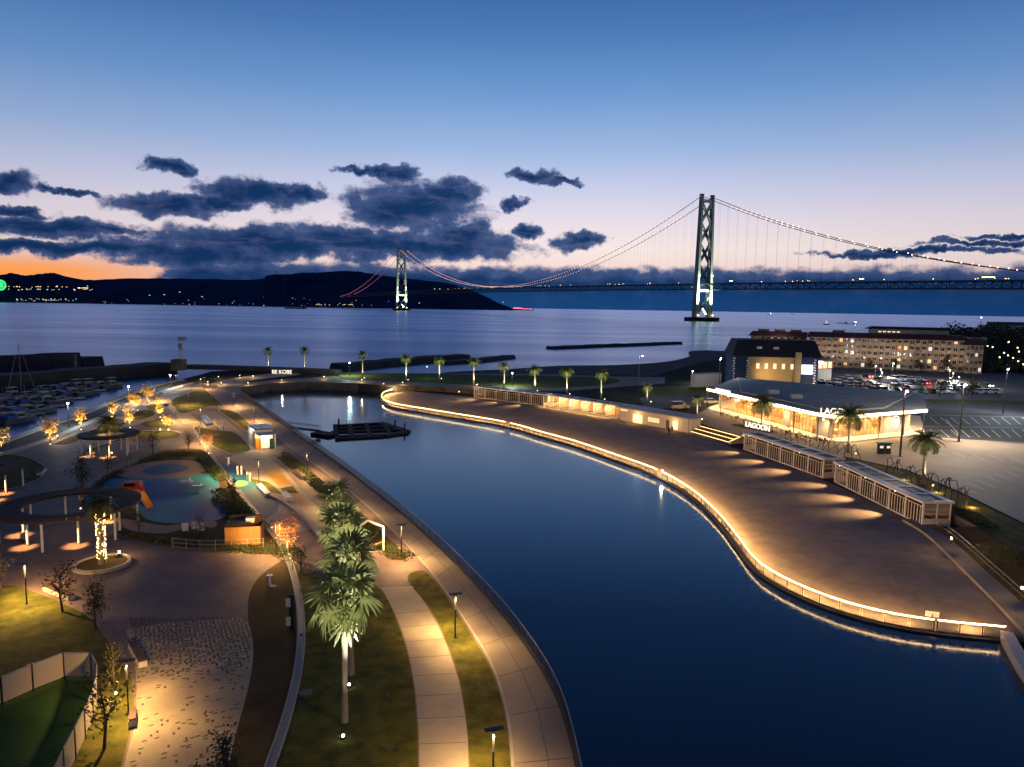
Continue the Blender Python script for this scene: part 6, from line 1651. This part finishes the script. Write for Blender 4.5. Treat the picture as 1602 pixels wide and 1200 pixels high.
# ================================================================ park structures
def ring_pergola(lab, c, R0, R1, h, nposts, lit, slats, group):
    t = thing('ring_pergola', lab, 'pergola', c, 0, group); n = 48
    pt = lambda r, a, z: Vector((r * math.cos(a), r * math.sin(a), z))
    for r in (R0, R1):
        part('ring_beam', ribbon(B(), [pt(r, 2 * math.pi * i / n, h) for i in range(n + 1)], .14, 0, .26), 'brown', t)
    sm_ = B().box(((R0 + R1) / 2, 0, h + .29), (R1 - R0 + .3, .12 if slats else .16, .06)).mesh('roof_slat', 'brown')
    ns = 150 if slats else 120
    for i in range(ns): link('roof_slat', sm_, t, (0, 0, 0), 2 * math.pi * i / ns)
    for i in range(nposts):
        a = 2 * math.pi * (i + .3) / nposts; p = pt(R1 - .2 if i % 2 else R0 + .2, a, 0)
        part('post', B().box((p.x, p.y, h / 2), (.16, .16, h)), 'white', t)
        if i in lit:
            q = p * .97 + Vector((.15, -.35, 0)); part('post_lamp', B().box((p.x + .02, p.y - .13, h * .32), (.07, .06, h * .5)), 'gstep', t)
            spot(t, (p.x, p.y - .6, 1.9), 190, (1, .5, .16), 75, (p.x, p.y - .6, 0), .7, .1)
    bn = part('bench', ribbon(B(), [pt(R0 - .2, 2 * math.pi * (i / n) * .3 + 3.5, 0) for i in range(20)], .45, .38, .46), 'wood', t)
    for k in range(5): e = pt(R0 - .2, 2 * math.pi * (k * 4.5 / n) * .3 + 3.5, 0); link('bench_leg', B().box((e.x, e.y, .19), (.3, .3, .38)).mesh('bench_leg', 'dgrey'), bn)
    return t
c1_ = G(113, 832, e3); ring_pergola('large ring pergola with brown slats beside the string-lit palm', c1_, 4.6, 6.6, 2.9, 12, (2, 6, 8, 10), True, 'ring pergolas')
sheet('sand_circle', None, e3, 'tan', world=[c1_ + Vector((4.2 * math.cos(i * math.pi / 16) + .6, 4.2 * math.sin(i * math.pi / 16), 0)) for i in range(32)])
c2_ = G(172, 709, e3); ring_pergola('small ring pergola encircling a palm on the point', c2_, 2.6, 4.4, 3.0, 10, (6, 8), False, 'ring pergolas')
c3_ = G(-42, 772, e3); ring_pergola('ring pergola half out of view at the lawn island', c3_, 3.6, 5.6, 2.9, 10, (8, 9, 0), False, 'ring pergolas')
# curved fence of the dog run
FP = [(-120, 1140), (-50, 1118), (0, 1103), (28, 1094), (52, 1080), (77, 1069), (103, 1060), (130, 1057), (147, 1063), (154, 1085), (150, 1115), (138, 1145), (122, 1180), (104, 1215), (85, 1260)]
fw_ = resample(curve([G(x, y, e3) for x, y in FP], 8), step=1.9); t = thing('mesh_fence', 'curved mesh fence with dark posts round the green turf pitch', 'fence', fw_[0])
pm2 = B().box((0, 0, .9), (.09, .09, 1.8)).mesh('post', 'black')
for k, p in enumerate(fw_):
    link('post', pm2, t, p - fw_[0])
    if k < len(fw_) - 1:
        q = fw_[k + 1]; e = Vector((0, 0, .9)); part('mesh_panel', B().beam(p + e, q + e, .02, 1.6), 'mesh', t, True); part('top_rail', B().beam(p + Vector((0, 0, 1.75)), q + Vector((0, 0, 1.75)), .05), 'steel', t, True)
# benches
def bench(lab, pA, pB, w=.55, h=.42, m='offw'):
    a, c = G(pA[0], pA[1], e3), G(pB[0], pB[1], e3); L, an = frame2(a, c); t = thing('bench', lab, 'bench', a, an, 'park benches')
    part('seat', B().box((L / 2, 0, h + .03), (L - .06, w - .06, .07)), 'brown', t); part('plinth', B().box((L / 2, 0, h / 2), (L, w, h - .02)), m, t)
    n = 4
    for k in range(n): part('slat', B().box((L / 2, -w / 2 + (k + .5) * w / n, h + .08), (L - .1, w / n - .03, .03)), 'brown', t)
bench('long white bench at the lawn edge behind the thin tree', (72, 923), (112, 939)); bench('dark-topped bench at the speckled paving start', (207, 1013), (224, 1044)); bench('short low bench by the lamp on the cream paving', (209, 1118), (207, 1138), .4); bench('timber bench by the shrubs on the kiosk path', (462, 739), (476, 750)); bench('pale bench at the end of the left lawn island', (61, 744), (70, 736))
# house-shaped frame with swing
a, c = G(556, 866, e3), G(600, 862, e3); L, an = frame2(a, c); hf = HT(c, 600, 824); hpk = HT((a + c) / 2, 578, 814)
t = thing('house_frame', 'white house-shaped steel frame with a yellow swing bar by the promenade', 'play frame', a, an)
for x in (0, L): part('post', B().box((x, 0, hf / 2), (.18, .18, hf)), 'white', t)
part('rafter', B().beam((0, 0, hf), (L * .45, 0, hpk), .18), 'white', t); part('rafter', B().beam((L, 0, hf), (L * .45, 0, hpk), .18), 'white', t); part('swing_bar', B().beam((L * .35, 0, .5), (L, 0, 1.0), .08), 'orange', t); part('sill', B().box((L / 2, 0, .03), (L, .3, .06)), 'kerb', t)
spot(t, (L * .8, -.5, hf * .8), 50, WARM, kind='POINT', rad=.2)
# kiosk with solar roof
a, c = G(402, 700, e3), G(428, 713, e3); t = thing('kiosk', 'white service kiosk with solar panels on the roof and a lit doorway', 'kiosk', G(408, 697, e3), R(-58)); h = 3.2
part('wall', B().box((0, 0, h / 2), (5.2, 3.0, h)), 'white', t); rf = part('roof', B().box((0, 0, h + .07), (5.5, 3.3, .14)), 'steel', t)
for x in (-1.3, 1.3):
    for y in (-.7, .7): link('solar_panel', B().box((x, y, h + .19), (2.4, 1.25, .06)).mesh('solar_panel', 'solar'), rf)
for k in range(12): part('wall_rib', B().box((-2.5 + k * .45, -1.53, h / 2), (.07, .06, h - .1)), 'steel', t)
part('doorway', B().box((2.62, .2, 1.15), (.05, 1.5, 2.2)), 'gwin', t); part('canopy', B().box((4.0, 0, 2.75), (2.6, 3.0, .12)), 'white', t)
for y in (-1.3, 1.3): part('canopy_post', B().box((5.1, y, 1.37), (.12, .12, 2.75)), 'white', t)
part('vending_machine', B().box((3.1, -1.1, .92), (.8, .9, 1.84)), 'orange', t); part('info_panel', B().box((4.4, 1.0, 1.0), (.12, 1.0, 1.8)), 'teal', t)
spot(t, (4.2, 0, 2.5), 80, WARM2, kind='POINT', rad=.3); spot(t, (0, -2.2, 2.8), 40, NEUT, kind='POINT', rad=.2)
# playground things
c = G(206, 775, e3); t = thing('play_vehicle', 'red and orange toy truck play structure on the blue surface', 'play structure', c, R(10))
part('body', B().box((0, 0, 1.0), (3.4, 1.7, 1.0)), 'red', t); part('bonnet', B().box((-2.2, 0, .8), (1.2, 1.6, .7)), 'orange', t); part('cab', B().add([(-1.5, -.8, 1.5), (1.6, -.8, 1.5), (1.6, .8, 1.5), (-1.5, .8, 1.5), (-1.0, -.7, 2.3), (1.4, -.7, 2.3), (1.4, .7, 2.3), (-1.0, .7, 2.3)], [(4, 5, 6, 7), (0, 1, 5, 4), (1, 2, 6, 5), (2, 3, 7, 6), (3, 0, 4, 7)]), 'red', t)
for x in (-1.8, 1.2):
    for y in (-.9, .9): part('wheel', B().tube([(x, y - .12, .5), (x, y + .12, .5)], .5, 12), 'black', t)
part('cab_window', B().box((0, -.78, 1.9), (1.6, .1, .5)), 'wglass', t); part('stripe', B().box((0, -.87, 1.1), (3.0, .05, .25)), 'orange', t)
t.scale = (.8, .8, .8)
c = G(220, 790, e3); t = thing('slide', 'yellow-orange slide on the blue play surface', 'slide', c, R(-40))
part('chute', B().add([(0, -.35, 1.6), (0, .35, 1.6), (2.6, .35, .2), (2.6, -.35, .2), (0, -.35, 1.5), (0, .35, 1.5), (2.6, .35, .1), (2.6, -.35, .1)], [(0, 3, 2, 1), (4, 5, 6, 7), (0, 4, 7, 3), (1, 2, 6, 5), (0, 1, 5, 4), (2, 3, 7, 6)]), 'orange', t)
for y in (-.38, .38): part('side_rail', B().beam((0, y, 1.72), (2.6, y, .32), .06, .2), 'orange', t)
for x in (-.2, -.9):
    for y in (-.35, .35): part('leg', B().box((x, y, .8), (.1, .1, 1.6)), 'blue', t)
part('platform', B().box((-.55, 0, 1.55), (1.0, .9, .08)), 'red', t); part('ladder', B().beam((-1.6, 0, 0), (-1.0, 0, 1.5), .5, .06), 'blue', t)
spot(t, (1, -1, 3.5), 20, WARM, kind='POINT', rad=.3)
for k, (px, py, lab) in enumerate([(292, 760, 'white spring seat at the centre of the blue surface'), (310, 768, 'grey boxy climbing block on the blue surface')]):
    c = G(px, py, e3); t = thing('spring_rider', lab, 'play structure', c); part('spring', B().tube([(0, 0, 0), (0, 0, .45)], .1, 8), 'steel', t); part('seat', B().box((0, 0, .6), (1.5, .5, .25)), 'white' if k == 0 else 'steel', t); part('handle', B().box((.4, 0, .9), (.06, .6, .4)), 'white', t)
c = G(300, 832, e3); t = thing('play_structure', 'white cut-out play panels at the sand path', 'play structure', c, R(8))
for k in range(3): part('panel', B().box((-.9 + k * 1.1, (k % 2) * .8, .75), (.9, .07, 1.2)), 'white', t); part('post', B().box((-.9 + k * 1.1, (k % 2) * .8 + .06, .5), (.08, .08, 1.0)), 'dgrey', t)
t.scale = (.75, .75, .75)
c = G(383, 848, e3); t = thing('timber_hut', 'orange timber hut with an open top beside the drain line', 'hut', c, R(12)); H = 2.0
for k in range(14): part('plank', B().box((-1.6 + k * .247, -1.2, H / 2), (.235, .07, H)), 'wood', t)
part('side_wall', B().box((1.78, 0, H / 2), (.08, 2.4, H)), 'brown', t); part('side_wall', B().box((-1.74, 0, H / 2), (.08, 2.4, H)), 'brown', t); part('back_wall', B().box((0, 1.2, H * .65), (3.4, .08, H * 1.3)), 'brown', t); part('roof', B().box((-.5, .4, H + .25), (2.4, 1.7, .1)), 'black', t); part('white_box', B().box((.6, .0, H + .4), (.8, .7, .5)), 'white', t)
spot(t, (.5, -3.0, 1.4), 45, WARM, kind='POINT', rad=.2)
for lab, pts in (('thin steel fence on the left playground edge', [(140, 772), (160, 752), (190, 737), (216, 724)]), ('low steel fence along the planting before the timber hut', [(270, 858), (320, 862), (412, 858)])):
    w = resample([G(x, y, e3) for x, y in pts], step=1.5); t = thing('playground_fence', lab, 'fence', w[0], 0, 'playground fences')
    for k, p in enumerate(w):
        part('post', B().box((p.x, p.y, p.z + .55), (.05, .05, 1.1)), 'steel', t, True)
        if k < len(w) - 1:
            for z in (.2, .62, 1.05): part('rail', B().beam(p + Vector((0, 0, z)), w[k + 1] + Vector((0, 0, z)), .03), 'steel', t, True)
for k, (px, py) in enumerate([(358, 722), (372, 738), (378, 738), (387, 748), (391, 749)]):
    c = G(px, py + 4, e3); t = thing('white_post', 'short white post at the edge of the blue running strip', 'post', c, 0, 'white posts of the running strip'); part('shaft', B().box((0, 0, .6), (.2, .2, 1.2)), 'white', t); part('cap', B().box((0, 0, 1.23), (.26, .26, .06)), 'steel', t)
for lab, pts, m_ in (('white angular kerb slab beside the running strip', [(401, 762), (408, 760), (424, 776), (415, 778)], 'white'), ('white pointed kerb slab beside the ochre patch', [(440, 775), (447, 772), (459, 783), (446, 785)], 'white'), ('blue-black sloped skate slab on the point', [(311, 652), (322, 651), (332, 664), (322, 667)], 'solar')):
    o = [G(x, y, e2) for x, y in pts]; t = thing('kerb_slab', lab, 'slab', o[0]); part('block', B().prism([(p.x, p.y) for p in o], e2, e2 + .4), m_, t, True); part('edge', ribbon(B(), [Vector((p.x, p.y, e2)) for p in o], .1, .0, .44), 'steel', t, True)
bl_ = [G(x, y, e2) for x, y in [(420, 776), (448, 790), (478, 815), (500, 838)]]; b = B(); ribbon(b, curve(bl_, 4), .35, 0, .3); struct('kerb', b, 'kerb')
c = G(457, 985, e3); t = thing('sign_post', 'dark slim sign post with white panels beside the drain line', 'sign', c); part('pylon', B().box((0, 0, 1.4), (.35, .14, 2.8)), 'black', t)
for z in (.7, 2.2): part('panel', B().box((-.25, -.09, z), (.35, .03, .7)), 'white', t)
c = G(422, 916, e3); t = thing('drinking_fountain', 'small white drinking fountain at the plaza corner', 'fountain', c); part('pedestal', B().tube([(0, 0, 0), (0, 0, .8)], [.14, .1], 8), 'white', t); part('bowl', B().tube([(0, 0, .8), (0, 0, .95)], [.12, .26], 10), 'white', t); part('spout', B().beam((.1, 0, .95), (.0, 0, 1.12), .04), 'steel', t); part('step', B().box((.4, -.3, .06), (.5, .4, .12)), 'kerb', t)
c = G(478, 1084, e3); t = thing('manhole_cover', 'dark manhole cover in the lawn beside the drain line', 'cover', c); part('frame', B().tube([(0, 0, 0), (0, 0, .03)], .42, 20), 'dgrey', t); part('lid', B().tube([(0, 0, .03), (0, 0, .045)], .36, 20), 'black', t)
for k in range(5):
    c = G(462 + k * 6, 890 + k * 1.5, e3); t = thing('cycle_rack', 'steel cycle hoop beside the thin tree', 'cycle rack', c, R(60), 'cycle hoops'); part('hoop', B().tube([(-.35, 0, 0), (-.35, 0, .6), (-.2, 0, .8), (.2, 0, .8), (.35, 0, .6), (.35, 0, 0)], .03, 6), 'dgrey', t); part('foot_plate', B().box((0, 0, .01), (.9, .12, .02)), 'dgrey', t)
c = G(345, 673, e3); t = thing('notice_board', 'white notice board on two legs on the point', 'sign', c); part('board', B().box((0, 0, 1.5), (1.4, .08, 1.0)), 'white', t)
for x in (-.55, .55): part('leg', B().box((x, .06, .75), (.08, .08, 1.5)), 'dgrey', t)
